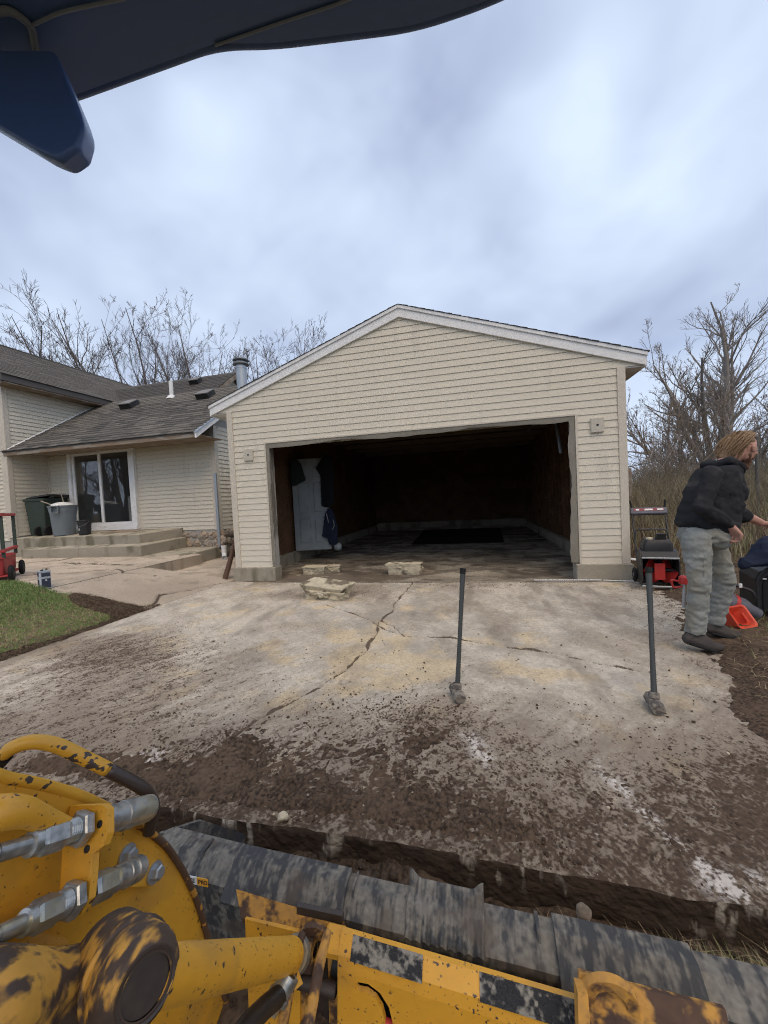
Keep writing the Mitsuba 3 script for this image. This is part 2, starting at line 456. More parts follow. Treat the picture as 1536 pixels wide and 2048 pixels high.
def f_stone(p, n, uv):
    a = fbm(p.x * 20, p.y * 20, p.z * 20, 4)
    r = cell_rand(p.x * 3.1 + 0.3, p.y * 3.1, p.z * 4.7)
    return mix(mix(C3(0.44, 0.33, 0.225), C3(0.33, 0.30, 0.265), r), C3(0.17, 0.14, 0.11), smoothstep(0.4, 0.7, a))


mat('field_stone', proc(f_stone), 0.9, spec=0.2)
mat('mortar', (0.27, 0.245, 0.205), 0.95, spec=0.1)
mat('galvanised', (0.40, 0.43, 0.45), 0.42, metal=0.75)
mat('grey_steel', (0.22, 0.235, 0.245), 0.5, metal=0.5)
mat('black_plastic', (0.018, 0.018, 0.019), 0.5)
mat('black_rubber', (0.015, 0.015, 0.015), 0.8, spec=0.3)
mat('black_metal', (0.025, 0.026, 0.028), 0.45)
mat('vent_grey', (0.17, 0.16, 0.15), 0.6)
mat('pipe_white', (0.72, 0.72, 0.70), 0.4)
scene['window_glass'] = {'type': 'thindielectric', 'int_ior': 1.52}
mat('plaster', (0.36, 0.35, 0.32), 0.9, spec=0.1)
# ------------------------------------------------------------------ ground heights
def ramp(x):
    return 0.34 * ss(0, 2.0, -3.3 - np.asarray(x, float))


def pad_z(x, y):
    k = ss(-0.35, 0.5, y); return ramp(x) * (1 - k) + 0.1 * ss(0, 1, -3.2 - np.asarray(x, float)) * k


def right_z(x, y):
    return 0.95 * ss(0, 6.0, (np.asarray(x, float) - 3.7) * 0.75 + (np.asarray(y, float) + 0.3) * 0.55)


def terrain_z(x, y):
    left = ramp(x) - 0.07
    z = np.where(x < -3.4, left, -0.16)
    z = np.where(x > 3.0, right_z(x, y) - 0.03, z)
    z = np.where((x > -6.2) & (x < -3.0) & (y > -1.2) & (y < 3.2), -0.2, z)
    z = np.where((y < -4.3) & (x > -3.4) & (x < 6), -0.42, z)
    z = z + 0.25 * ss(30, 90, np.hypot(x, y)) * 2
    return z


xs = np.unique(np.concatenate([np.linspace(-400, -30, 26), np.linspace(-30, 30, 121), np.linspace(30, 400, 26)]))
ys = np.unique(np.concatenate([np.linspace(-120, -20, 12), np.linspace(-20, 30, 101), np.linspace(30, 600, 40)]))
v, f = grid(xs, ys, lambda X, Y: terrain_z(X, Y) + 0.05 * (nz(X, Y, 0.7, 5) - 0.5))
put('ground', (v, f), 'terrain_grass', smooth=True, kind='structure', label='dull brown and green ground running off behind the buildings')

# driveway slab with its long crack, cross crack and torn front edge
xs = np.arange(-3.32, 3.3, 0.017); ys = np.arange(-4.66, -0.13, 0.017)


def drive_z(X, Y):
    z = 0.006 * (nz(X, Y, 1.3, 8) - 0.5) + 0.007 * (nz(X, Y, 9, 9) - 0.5)
    wx = X + 0.04 * (nz(X, Y, 7, 12) - 0.5); wy = Y + 0.04 * (nz(X, Y, 7, 13) - 0.5)
    for c in CRACKS:
        d = seg_dist(wx, wy, c); w = 0.012 + 0.02 * ss(0.5, 0.75, nz(X, Y, 6, 14))
        z = z - 0.02 * (1 - ss(0, w, d))
    return z


v, f = grid(xs, ys, drive_z)
front = (v[:, 1] < -4.655)
edge_jit = 0.03 * (nz(v[:, 0], v[:, 1] * 0, 2.5, 21) - 0.5) + 0.014 * (nz(v[:, 0], v[:, 1] * 0, 14, 22) - 0.5)
v[:, 1] += edge_jit * ss(-4.2, -4.66, v[:, 1]) - 0.045 * ss(0.6, 3.2, v[:, 0]) * ss(-4.2, -4.66, v[:, 1])
put('driveway', (v, f), 'driveway', smooth=True, kind='structure', label='cracked pale concrete driveway smeared with dark soil')
# the slab's broken face towards the trench
top = v[:len(xs)]; n = len(xs); rows = [top]
for k, dz in enumerate((-0.012, -0.03, -0.05, -0.07, -0.09, -0.11, -0.13, -0.16, -0.20, -0.45)):
    r = top.copy(); r[:, 2] += dz; q = r[:, 2] * 30
    r[:, 1] += 0.022 * (nz(r[:, 0] * 11, q * 0.6, 1, 30) - 0.5) + 0.010 * (nz(r[:, 0] * 34, q * 2, 1, 32) - 0.5) - 0.004 + 0.06 * max(0, -dz - 0.13); rows.append(r)
vv = np.vstack(rows); a = np.arange(n - 1); ff = np.vstack([np.stack([k * n + a, (k + 1) * n + a, (k + 1) * n + a + 1, k * n + a + 1], 1) for k in range(10)])


def f_face(p, n, uv):
    s = fbm(p.x * 34, p.z * 9.0, 5.0, 4)
    w = smoothstep(0.50, 0.64, 0.55 * s + 0.45 * fbm(p.x * 5.0, 3.0, p.z * 2, 3)) * smoothstep(-0.13, -0.03, p.z + 0.09 * (noise(p.x * 26) - 0.5))
    return mix(mix(C3(0.070, 0.050, 0.038), C3(0.040, 0.030, 0.024), fbm(p.x * 20, p.z * 20, 1, 3)), C3(0.40, 0.37, 0.32), 0.8 * w)


bumped('slab_face', proc(f_face), proc(lambda p, n, uv: 0.015 * fbm(p.x * 45, p.y * 45, p.z * 45, 4)), 1.0, 0.95, spec=0.1)
put('driveway_edge', (vv, ff), 'slab_face', smooth=True, kind='structure', label='broken front face of the driveway slab streaked with soil')
xs = np.arange(-3.25, 3.05, 0.09); ys = np.arange(-0.142, 9.7, 0.12)
v, f = grid(xs, ys, lambda X, Y: 0.004 + 0.006 * (nz(X, Y, 2, 40) - 0.5))
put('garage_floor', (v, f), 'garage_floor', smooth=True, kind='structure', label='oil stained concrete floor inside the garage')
put('garage_floor_lip', box(-3.25, 3.05, -0.135, -0.115, -0.2, -0.008), 'concrete_old', kind='structure', label='front lip of the garage floor slab')

# walkway in front of the house
def walk_z(X, Y):
    z = ramp(X) + 0.012 * (nz(X, Y, 1.2, 51) - 0.5) + 0.006 * (nz(X, Y, 8, 52) - 0.5)
    wx = X + 0.12 * (nz(X, Y, 3, 53) - 0.5); wy = Y + 0.12 * (nz(X, Y, 3, 54) - 0.5)
    for c in WCR:
        z = z - 0.03 * (1 - ss(0.008, 0.04, seg_dist(wx, wy, c)))
    return z


va, fa = grid(np.arange(-13, -4.87, 0.03), np.arange(-2.3, 1.3, 0.03), walk_z)
vb, fb = grid(np.arange(-4.88, -3.29, 0.03), np.arange(-2.3, -0.27, 0.03), walk_z)
e = np.arange(-0.3, 1.3, 0.05)
vc = np.vstack([np.stack([np.full_like(e, -4.88), e, walk_z(np.full_like(e, -4.88), e)], 1), np.stack([np.full_like(e, -4.87), e, np.full_like(e, -0.1)], 1)])
k = len(e); a = np.arange(k - 1); fc = np.stack([a, a + 1, a + k + 1, a + k], 1)
m = cat([mesh(va, fa), mesh(vb, fb), mesh(vc, fc)])
put('walkway', m, 'walkway', smooth=30, kind='structure', label='cracked concrete walk sloping down from the house steps to the driveway')
v, f = grid(np.arange(-5.1, -3.15, 0.04), np.arange(-0.31, 2.2, 0.04), lambda X, Y: pad_z(X, Y) + 0.014 * (nz(X, Y, 3, 61) - 0.5) - 0.004)
put('walkway_pad', (v, f), 'walkway', smooth=True, kind='structure', label='lower concrete pad between the house and the garage')


# ------------------------------------------------------------------ siding
def siding(parent, o, u, nrm, z0, h, n, span, bsdf='siding', seams=None, name='siding_plank', seed=0, out=0.0140, gap=0.003):
    """courses of lapped boards on the wall through o along u, facing nrm. span(zb, zt) -> [(u0 at zb, u1 at zb, u0 at zt, u1 at zt)]"""
    o, u, nrm = (np.asarray(q, float) for q in (o, u, nrm)); up = np.array([0, 0, 1.0]); rg = np.random.default_rng(seed)
    for k in range(n):
        zb, zt = z0 + k * h, z0 + (k + 1) * h
        for a, b, c, d in span(zb, zt):
            cuts = [0.0, 1.0]
            if seams and b - a > seams:
                cuts = [0.0] + sorted(rg.uniform(0.15, 0.85, max(1, int((b - a) / seams)))) + [1.0]
            for s, e in zip(cuts[:-1], cuts[1:]):
                g = 0.0015 if s > 0 else 0.0
                B0, B1, T0, T1 = a + (b - a) * s + g, a + (b - a) * e, c + (d - c) * s + g, c + (d - c) * e
                if B1 - B0 < 0.02: continue
                j = rg.normal(0, 0.0007)
                q = lambda x, off, z: o + u * x + nrm * off + up * z
                p = [q(B0, 0, zb), q(B1, 0, zb), q(B1, out + j, zb - 0.003), q(B0, out + j, zb - 0.003),
                     q(T0, 0, zt - gap), q(max(T1, T0 + 1e-4), 0, zt - gap), q(max(T1, T0 + 1e-4), 0.003, zt - gap), q(T0, 0.003, zt - gap)]
                put(name, hexa(p), bsdf, parent=parent)


def cut_span(lo, hi, holes=()):
    """constant limits minus rectangular holes (u0, u1, z0, z1)"""
    def f(zb, zt):
        segs = [(lo, hi)]; zm = (zb + zt) / 2
        for a, b, c, d in holes:
            if c < zm < d:
                segs = [s for p, q in segs for s in ((p, min(q, a)), (max(p, b), q)) if s[1] - s[0] > 0.02]
        return [(p, q, p, q) for p, q in segs]
    return f


# ------------------------------------------------------------------ garage
G = thing('garage', 'detached beige garage with white rake boards and a wide doorless opening', 'garage')
HB, CO = 0.24, 0.1016
XC, PK, SL = -0.02, 4.14, 0.3465
rake = lambda x: PK - SL * abs(x - XC)
OP0, OP1, OPH = -2.445, 2.455, HB + 21 * CO
EV = HB + 27 * CO


def gable(zb, zt):
    if zt <= EV + 0.001:
        if (zb + zt) / 2 < OPH: return [(-3.06, OP0 - 0.02, -3.06, OP0 - 0.02), (OP1 + 0.03, 3.01, OP1 + 0.03, 3.01)]
        return [(-3.06, 3.01, -3.06, 3.01)]
    w = lambda z: min((PK - z) / SL, 3.38)
    if zb > PK - 0.01: return []
    b, t = w(zb), max(w(min(zt, PK)), 0.0)
    return [(XC - b, XC + b, XC - t, XC + t)]


siding(G, (0, 0, 0), (1, 0, 0), (0, -1, 0), HB, CO, 39, gable, seams=3.2, seed=4)
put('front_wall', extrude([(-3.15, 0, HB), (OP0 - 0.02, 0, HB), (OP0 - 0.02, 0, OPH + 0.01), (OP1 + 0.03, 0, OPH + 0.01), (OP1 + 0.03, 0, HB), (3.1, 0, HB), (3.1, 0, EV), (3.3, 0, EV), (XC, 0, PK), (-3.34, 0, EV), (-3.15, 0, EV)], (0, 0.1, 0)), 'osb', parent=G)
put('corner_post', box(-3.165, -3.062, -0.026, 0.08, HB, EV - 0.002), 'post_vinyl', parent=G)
put('corner_post', box(3.012, 3.115, -0.026, 0.08, HB, EV - 0.002), 'post_vinyl', parent=G)
put('opening_trim', box(OP0 - 0.022, OP0 - 0.002, -0.024, 0.02, HB, OPH + 0.022), 'post_vinyl', parent=G)
put('opening_trim', box(OP1 + 0.002, OP1 + 0.03, -0.024, 0.02, HB, OPH + 0.022), 'post_vinyl', parent=G)
put('opening_trim', box(OP0 - 0.001, OP1 + 0.001, -0.024, 0.02, OPH + 0.002, OPH + 0.024), 'post_vinyl', parent=G)
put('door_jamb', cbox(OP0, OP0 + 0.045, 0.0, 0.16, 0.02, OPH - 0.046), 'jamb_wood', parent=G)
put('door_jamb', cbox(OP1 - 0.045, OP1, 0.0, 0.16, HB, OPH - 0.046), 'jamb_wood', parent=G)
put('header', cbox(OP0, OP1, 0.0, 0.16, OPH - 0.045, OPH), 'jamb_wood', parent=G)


def seal(p0, p1, side, amp, seed):
    """a rubber weather strip hanging loose along an edge"""
    p0, p1, side = (np.asarray(q, float) for q in (p0, p1, side)); t = np.linspace(0, 1, 90)
    w = amp * (0.4 + 1.2 * meshkit.fbm(np.stack([t * 7, t * 0, t * 0 + seed], -1), 3, seed)); dpt = 0.03 * (meshkit.fbm(np.stack([t * 9, t * 0, t * 0 + seed + 5], -1), 3, seed) - 0.5)
    base = p0 + t[:, None] * (p1 - p0); rows = []
    for s, o in ((0, 0.0), (0.55, 0.6), (1.0, 1.0), (1.0, 1.12), (0.0, 0.12)):
        rows.append(base + side * (w * s)[:, None] + np.array([0, -1, 0]) * (0.012 + dpt * o)[:, None])
    rows[3] = rows[2] + np.array([0, 0.006, 0]); rows[4] = rows[0] + np.array([0, 0.006, 0])
    v = np.vstack(rows); n = 90; a = np.arange(n - 1)
    return mesh(v, np.vstack([np.stack([k * n + a, k * n + a + 1, (k + 1) * n + a + 1, (k + 1) * n + a], 1) for k in range(4)]))


mat('seal_rubber', (0.20, 0.185, 0.15), 0.7)
put('weather_strip', seal((OP0, 0.0, OPH - 0.004), (OP1, 0.0, OPH - 0.004), (0, 0, -1), 0.065, 3), 'seal_rubber', True, parent=G)
put('weather_strip', seal((OP1 - 0.002, 0.0, OPH - 0.05), (OP1 - 0.002, 0.0, HB + 0.02), (-1, 0, 0), 0.085, 9), 'seal_rubber', True, parent=G)
put('weather_strip', seal((OP0 + 0.002, 0.0, OPH - 0.05), (OP0 + 0.002, 0.0, 0.3), (1, 0, 0), 0.045, 14), 'seal_rubber', True, parent=G)
# rake boards, drip trim, boxed eaves
for s, xe in ((-1, -3.46), (1, 3.36)):
    z1 = PK - SL * abs(xe - XC)
    put('rake_board', hexa([(XC, -0.045, PK), (xe, -0.045, z1), (xe, 0.0, z1), (XC, 0.0, PK), (XC, -0.045, PK + 0.128), (xe, -0.045, z1 + 0.128), (xe, 0.0, z1 + 0.128), (XC, 0.0, PK + 0.128)]), 'white_paint', parent=G)
    x2 = xe + 0.025 * s; z2 = PK - SL * abs(x2 - XC)
    put('drip_trim', hexa([(XC, -0.065, PK + 0.130), (x2, -0.065, z2 + 0.130), (x2, 0.0, z2 + 0.130), (XC, 0.0, PK + 0.130), (XC, -0.065, PK + 0.178), (x2, -0.065, z2 + 0.178), (x2, 0.0, z2 + 0.178), (XC, 0.0, PK + 0.178)]), 'white_paint', parent=G)
    xi, xo = (xe - 0.005 * s), xe + 0.018 * s
    put('eave_fascia', box(min(xi, xo), max(xi, xo), -0.044, 9.8, z1 - 0.012, z1 + 0.150), 'white_paint', parent=G)
    xw = 3.1 if s > 0 else -3.15
    put('soffit', hexa([(xw, 0.0, EV - 0.02), (xe, 0.0, EV - 0.02), (xe, 9.8, EV - 0.02), (xw, 9.8, EV - 0.02), (xw, 0.0, EV - 0.004), (xe, 0.0, EV - 0.004), (xe, 9.8, EV - 0.004), (xw, 9.8, EV - 0.004)]), 'white_paint', parent=G)
    put('roof_deck', hexa([(XC, 0.002, PK + 0.15), (x2, 0.002, z2 + 0.15), (x2, 9.8, z2 + 0.15), (XC, 9.8, PK + 0.15), (XC, 0.002, PK + 0.178), (x2, 0.002, z2 + 0.178), (x2, 9.8, z2 + 0.178), (XC, 9.8, PK + 0.178)]), 'roof_deck', parent=G)
    # rows of shingles, thick butt edges showing along the rake
    L = abs(x2 - XC) * math.hypot(1, SL); m = []; rg = np.random.default_rng(7)
    dx, dz = s / math.hypot(1, SL), -SL / math.hypot(1, SL)
    for i in range(int(L / 0.14) + 1):
        a = i * 0.14; b = min(a + 0.17, L + 0.02); jy = rg.normal(0, 0.004)
        pt = lambda t, lift, y: (XC + dx * t - dz * s * 0, y, PK + 0.180 + dz * t + lift)
        m.append(hexa([pt(a, 0.001, -0.075 + jy), pt(b, 0.001, -0.075 + jy), pt(b, 0.001, 9.8), pt(a, 0.001, 9.8), pt(a, 0.004, -0.075 + jy), pt(b, 0.014, -0.075 + jy), pt(b, 0.014, 9.8), pt(a, 0.004, 9.8)]))
    put('shingles', cat(m), 'shingle_1', parent=G, kind='stuff')
# walls and stem walls
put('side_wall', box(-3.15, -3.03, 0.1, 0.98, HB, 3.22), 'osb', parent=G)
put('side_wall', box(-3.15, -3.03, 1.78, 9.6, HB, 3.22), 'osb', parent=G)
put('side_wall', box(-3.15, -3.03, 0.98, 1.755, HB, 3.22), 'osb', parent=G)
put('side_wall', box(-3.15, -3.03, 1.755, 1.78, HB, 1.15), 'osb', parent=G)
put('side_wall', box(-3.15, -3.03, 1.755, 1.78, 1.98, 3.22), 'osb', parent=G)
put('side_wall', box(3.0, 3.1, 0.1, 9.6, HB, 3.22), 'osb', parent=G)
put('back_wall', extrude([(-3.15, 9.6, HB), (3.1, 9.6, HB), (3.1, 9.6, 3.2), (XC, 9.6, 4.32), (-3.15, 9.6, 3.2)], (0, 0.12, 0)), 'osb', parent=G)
siding(G, (-3.15, 0.08, 0), (0, 1, 0), (-1, 0, 0), HB, CO, 26, cut_span(0.0, 9.6), seed=6)
put('foundation', cbox(-3.20, OP0 + 0.055, -0.05, 0.20, -0.05, HB - 0.003, 0.012), 'concrete_old', parent=G)
put('foundation', cbox(2.41, 3.15, -0.05, 0.20, -0.05, HB - 0.003, 0.012), 'concrete_old', parent=G)
put('foundation', box(-3.18, -2.93, 0.2, 9.6, -0.05, HB - 0.004), 'concrete_old', parent=G)
put('foundation', box(2.90, 3.13, 0.2, 9.6, -0.05, HB - 0.004), 'concrete_old', parent=G)
put('foundation', box(-2.93, 2.90, 9.4, 9.6, -0.05, HB + 0.08), 'concrete_old', parent=G)
for y in np.arange(1.2, 9.5, 1.2):
    put('tie_beam', box(-3.03, 3.0, y, y + 0.04, 2.98, 3.12), 'roof_deck', parent=G)
for y in np.arange(0.5, 9.5, 0.41):
    put('stud', box(2.96, 2.998, y, y + 0.09, HB, 3.0), 'osb', parent=G)
# mounting blocks beside the opening
mat('block_vinyl', (0.47, 0.435, 0.36), 0.5)
for x, z in ((-2.775, 2.205), (2.74, 2.21)):
    b = put('light_block', cbox(x - 0.085, x + 0.085, -0.045, -0.008, z - 0.105, z + 0.105, 0.008), 'block_vinyl', parent=G)
    put('hole', tc.cylinder(radius=0.016, height=0.004, transform=trimesh.transformations.translation_matrix((x, -0.0465, z)) @ trimesh.transformations.rotation_matrix(math.pi / 2, (1, 0, 0))), 'black_plastic', parent=b)

# ------------------------------------------------------------------ house
H = thing('house', 'beige sided house with grey shingled roofs and a white sliding patio door', 'house')
HW, XW = 2.15, -10.25                    # patio wall, wing side wall
siding(H, (0, HW, 0), (1, 0, 0), (0, -1, 0), 0.80, CO, 24, cut_span(-10.22, -5.17, [(-9.50, -7.36, 0.0, 3.2)]), seed=11, out=0.021, gap=0.0075, seams=9)
siding(H, (XW, 1.2, 0), (0, 1, 0), (1, 0, 0), 0.86, CO, 38, lambda zb, zt: [(0.1, max(0.1, min(2.9, 9)), 0.1, 2.9)] if zb > 2.95 else [(0.1, 0.94, 0.1, 0.94)], seed=12, out=0.021, gap=0.0075)
siding(H, (-13.2, 1.2, 0), (1, 0, 0), (0, -1, 0), 0.75, CO, 52, lambda zb, zt: [(0 + max(0, (zb - 4.75)) * 1.6, 2.85, max(0, (zt - 4.75)) * 1.6, 2.85)] if zb < 4.75 else [], seed=13, out=0.021, gap=0.0075)
siding(H, (-5.06, HW, 0), (0, 1, 0), (1, 0, 0), 0.78, CO, 25, lambda zb, zt: [(0.11 + 1.3 * max(0, zb - 3.25), 3.5, 0.11 + 1.3 * max(0, zt - 3.25), 3.5)], seed=14, out=0.021, gap=0.0075)
put('patio_wall', cat([box(XW, -9.5, HW, HW + 0.1, 0.3, 3.5), box(-7.36, -5.06, HW, HW + 0.1, 0.36, 3.5), box(-9.5, -7.36, HW, HW + 0.1, 3.0, 3.5)]), 'plaster', parent=H)
put('wing_wall', box(XW - 0.1, XW, 1.2, 8.5, 0.3, 4.75), 'plaster', parent=H)
put('wing_front_wall', extrude([(-16, 1.2, 0.2), (XW - 0.1, 1.2, 0.2), (XW - 0.1, 1.2, 4.7), (-13, 1.2, 6.5), (-16, 1.2, 4.7)], (0, 0.1, 0)), 'plaster', parent=H)
put('side_wall', extrude([(-5.06, HW + 0.1, 0.3), (-5.06, 5.6, 0.3), (-5.06, 5.6, 3.6), (-5.06, 3.9, 4.6), (-5.06, HW + 0.1, 3.45)], (-0.1, 0, 0)), 'plaster', parent=H)
put('corner_post', box(XW - 0.10, XW + 0.024, 1.176, 1.29, 0.82, 4.66), 'post_vinyl', parent=H)
put('corner_post', box(XW + 0.004, XW + 0.05, HW - 0.05, HW - 0.001, 0.84, 2.95), 'post_vinyl', parent=H)
put('corner_post', box(-5.17, -5.035, HW - 0.024, HW + 0.105, 0.78, 3.3), 'post_vinyl', parent=H)
put('wing_corner_strip', box(-10.42, XW - 0.101, 1.178, 1.199, 0.78, 4.66), 'post_vinyl', parent=H)
# sliding patio door
D = put('patio_door', cat([box(-9.50, -9.40, 2.06, 2.14, 0.98, 3.06), box(-7.46, -7.36, 2.06, 2.14, 0.98, 3.06), box(-9.50, -7.36, 2.055, 2.14, 2.97, 3.06), box(-9.50, -7.36, 2.045, 2.14, 0.88, 0.98)]), 'white_paint', parent=H)
for x0, x1, y in ((-9.39, -8.44, 2.10), (-8.50, -7.47, 2.075)):
    put('door_sash', cat([box(x0, x0 + 0.075, y, y + 0.03, 0.985, 2.965), box(x1 - 0.075, x1, y, y + 0.03, 0.985, 2.965), box(x0 + 0.075, x1 - 0.075, y, y + 0.03, 0.985, 1.08), box(x0 + 0.075, x1 - 0.075, y, y + 0.03, 2.87, 2.965)]), 'white_paint', parent=D)
    v = [(x0 + 0.07, y + 0.015, 1.07), (x1 - 0.07, y + 0.015, 1.07), (x1 - 0.07, y + 0.015, 2.88), (x0 + 0.07, y + 0.015, 2.88)]
    put('pane', mesh(v, [[0, 1, 2, 3]]), 'window_glass', parent=D)
put('threshold_wrap', extrude([(-9.5, 2.04, 0.875), (-7.36, 2.04, 0.875), (-7.36, 2.04, 0.955), (-7.7, 2.04, 0.94), (-8.2, 2.04, 0.965), (-8.7, 2.04, 0.935), (-9.5, 2.04, 0.955)], (0, -0.012, 0)), 'white_paint', parent=D)
room = cat([box(-10.1, -6.4, 5.8, 5.85, 0.8, 3.4), box(-10.15, -10.1, 2.3, 5.8, 0.8, 3.4), box(-6.4, -6.35, 2.3, 5.8, 0.8, 3.4), box(-10.1, -6.4, 2.26, 5.8, 0.8, 0.85), box(-10.1, -6.4, 2.26, 5.8, 3.35, 3.4)])
put('room', room, 'plaster', parent=H)
mat('room_furniture', (0.30, 0.30, 0.28), 0.8)
put('room_cabinet', cbox(-8.35, -7.8, 2.75, 3.2, 0.85, 1.75, 0.01), 'room_furniture', parent=H)
# roofs ------------------------------------------------------------
PL = lambda y: 2.98 + 0.66 * (y - 1.15)


def roof_pieces(parent, a, b, up, expo, tab, seed, keep=None, name='shingle', lift=0.013):
    """laminated shingles: course by course from the eave line a-b, 'up' the vector along the slope to its top edge; keep(u, t) says whether a piece stays"""
    a, b, up = (np.asarray(q, float) for q in (a, b, up)); W = np.linalg.norm(b - a); u = (b - a) / W; L = np.linalg.norm(up); w = up / L
    nn = np.cross(u, w); nn = nn if nn[2] > 0 else -nn; rg = np.random.default_rng(seed); out = []
    for i in range(int(L / expo)):
        x = -rg.uniform(0, tab)
        while x < W:
            ww = tab * rg.uniform(0.55, 1.35); x0, x1 = max(x, 0), min(x + ww, W); x += ww
            if x1 - x0 < 0.03 or (keep and not keep((x0 + x1) / 2, i * expo + expo / 2)): continue
            t0, t1 = i * expo - 0.005 - rg.uniform(0, 0.012), min((i + 1) * expo + 0.03, L); h = lift * rg.choice([0.55, 1.0, 1.0])
            q = lambda xx, t, k: a + u * xx + w * t + nn * k
            out.append((hexa([q(x0, t0, 0.001), q(x1 - 0.003, t0, 0.001), q(x1 - 0.003, t1, 0.001), q(x0, t1, 0.001), q(x0, t0, h + 0.004), q(x1 - 0.003, t0, h + 0.004), q(x1 - 0.003, t1, 0.003), q(x0, t1, 0.003)]), rg.integers(0, 4)))
    return out


R1 = put('porch_roof', hexa([(-10.33, 1.15, PL(1.15) - 0.04), (-4.74, 1.15, PL(1.15) - 0.04), (-4.74, 3.85, PL(3.85) - 0.04), (-10.33, 3.85, PL(3.85) - 0.04), (-10.33, 1.15, PL(1.15) - 0.002), (-4.74, 1.15, PL(1.15) - 0.002), (-4.74, 3.85, PL(3.85) - 0.002), (-10.33, 3.85, PL(3.85) - 0.002)]), 'roof_dark', parent=H, label='lean-to shingle roof over the patio door')
sl = math.hypot(1, 0.66)
pcs = roof_pieces(R1, (-10.33, 1.14, PL(1.14)), (-4.73, 1.14, PL(1.14)), (0, 2.72, 2.72 * 0.66), 0.145, 0.36, 21)
far = []
for i, (m, c) in enumerate(pcs):
    if i < 290: put('shingle', m, f'shingle_{c}', parent=R1)
    else: far.append(m)
put('shingles', cat(far), 'shingle_2', parent=R1, kind='stuff')
put('ridge_cap', hexa([(-10.3, 3.80, PL(3.80)), (-4.73, 3.80, PL(3.80)), (-4.73, 4.0, PL(3.72)), (-10.3, 4.0, PL(3.72)), (-10.3, 3.85, PL(3.85) + 0.02), (-4.73, 3.85, PL(3.85) + 0.02), (-4.73, 3.90, PL(3.85) + 0.01), (-10.3, 3.90, PL(3.85) + 0.01)]), 'shingle_1', parent=R1)
put('back_slope', hexa([(-10.33, 3.87, PL(3.85) - 0.05), (-4.74, 3.87, PL(3.85) - 0.05), (-4.74, 6.0, PL(3.85) - 0.9), (-10.33, 6.0, PL(3.85) - 0.9), (-10.33, 3.87, PL(3.85)), (-4.74, 3.87, PL(3.85)), (-4.74, 6.0, PL(3.85) - 0.85), (-10.33, 6.0, PL(3.85) - 0.85)]), 'shingle_1', parent=R1)
put('fascia_board', box(-10.31, -4.76, 1.16, 1.20, 2.86, 2.975), 'weathered_wood', parent=R1, label='bare weathered fascia board under the lean-to roof')
put('rake_flashing', hexa([(-4.76, 1.13, PL(1.13) - 0.13), (-4.72, 1.13, PL(1.13) - 0.13), (-4.72, 3.2, PL(3.2) - 0.13), (-4.76, 3.2, PL(3.2) - 0.13), (-4.76, 1.13, PL(1.13) - 0.01), (-4.72, 1.13, PL(1.13) - 0.01), (-4.72, 3.2, PL(3.2) - 0.01), (-4.76, 3.2, PL(3.2) - 0.01)]), 'white_paint', parent=R1)
put('rake_edge', hexa([(-4.775, 1.12, PL(1.12) - 0.012), (-4.70, 1.12, PL(1.12) - 0.012), (-4.70, 3.9, PL(3.9) - 0.012), (-4.775, 3.9, PL(3.9) - 0.012), (-4.775, 1.12, PL(1.12) + 0.012), (-4.70, 1.12, PL(1.12) + 0.012), (-4.70, 3.9, PL(3.9) + 0.012), (-4.775, 3.9, PL(3.9) + 0.012)]), 'galvanised', parent=R1)
put('wall_flashing', hexa([(XW, 1.2, PL(1.2)), (XW + 0.05, 1.2, PL(1.2)), (XW + 0.05, 3.9, PL(3.9)), (XW, 3.9, PL(3.9)), (XW, 1.2, PL(1.2) + 0.035), (XW + 0.016, 1.2, PL(1.2) + 0.035), (XW + 0.016, 3.9, PL(3.9) + 0.035), (XW, 3.9, PL(3.9) + 0.035)]), 'white_paint', parent=R1)
put('porch_soffit', box(-10.2, -4.8, 1.2, HW, 2.93, 2.945), 'weathered_wood', parent=R1)
# wing roof: ridge along y at x = -13
ez, ex, rz_, rx_ = 4.78, -9.83, 6.63, -13.0
R2 = put('wing_roof', extrude([(ex, 0.95, ez), (rx_, 0.95, rz_), (-16.2, 0.95, ez), (-16.2, 0.95, ez - 0.12), (rx_, 0.95, rz_ - 0.16), (ex, 0.95, ez - 0.16)], (0, 8.4, 0)), 'roof_dark', parent=H, label='upper shingle roof of the left wing')
put('shingles', cat([m for m, c in roof_pieces(R2, (ex + 0.02, 9.35, ez), (ex + 0.02, 0.93, ez), (rx_ - ex, 0, rz_ - ez), 0.15, 0.4, 31)]), 'shingle_0', parent=R2, kind='stuff')
put('eave_soffit', box(XW, ex, 1.0, 6.0, 4.585, 4.60), 'weathered_wood', parent=R2)
put('ridge_cap', tube([(rx_, 0.93, rz_ + 0.005), (rx_, 9.35, rz_ + 0.005)], 0.05, 6), 'shingle_1', parent=R2)
# rear roof with its gable end
A, B = (-6.5, 4.2, 4.80), (-6.5, 5.6, 5.84)
up = np.array([0, 1.9, 1.9 * 0.742])
R3 = put('rear_roof', extrude([(-6.5, 3.72, 4.44), (-6.5, 5.6, 5.835), (-6.5, 7.5, 4.44), (-6.5, 7.5, 4.34), (-6.5, 5.6, 5.73), (-6.5, 3.72, 4.34)], (-6.6, 0, 0)), 'roof_dark', parent=H, label='rear shingle roof seen over the lean-to roof')
put('shingles', cat([m for m, c in roof_pieces(R3, (-13.0, 3.7, 4.43), (-6.48, 3.7, 4.43), (0, 1.9, 1.9 * 0.742), 0.15, 0.4, 41)]), 'shingle_3', parent=R3, kind='stuff')
put('rake_board', hexa([(-6.50, 3.72, 4.28), (-6.46, 3.72, 4.28), (-6.46, 5.6, 5.67), (-6.50, 5.6, 5.67), (-6.50, 3.72, 4.42), (-6.46, 3.72, 4.42), (-6.46, 5.6, 5.82), (-6.50, 5.6, 5.82)]), 'weathered_wood', parent=R3)
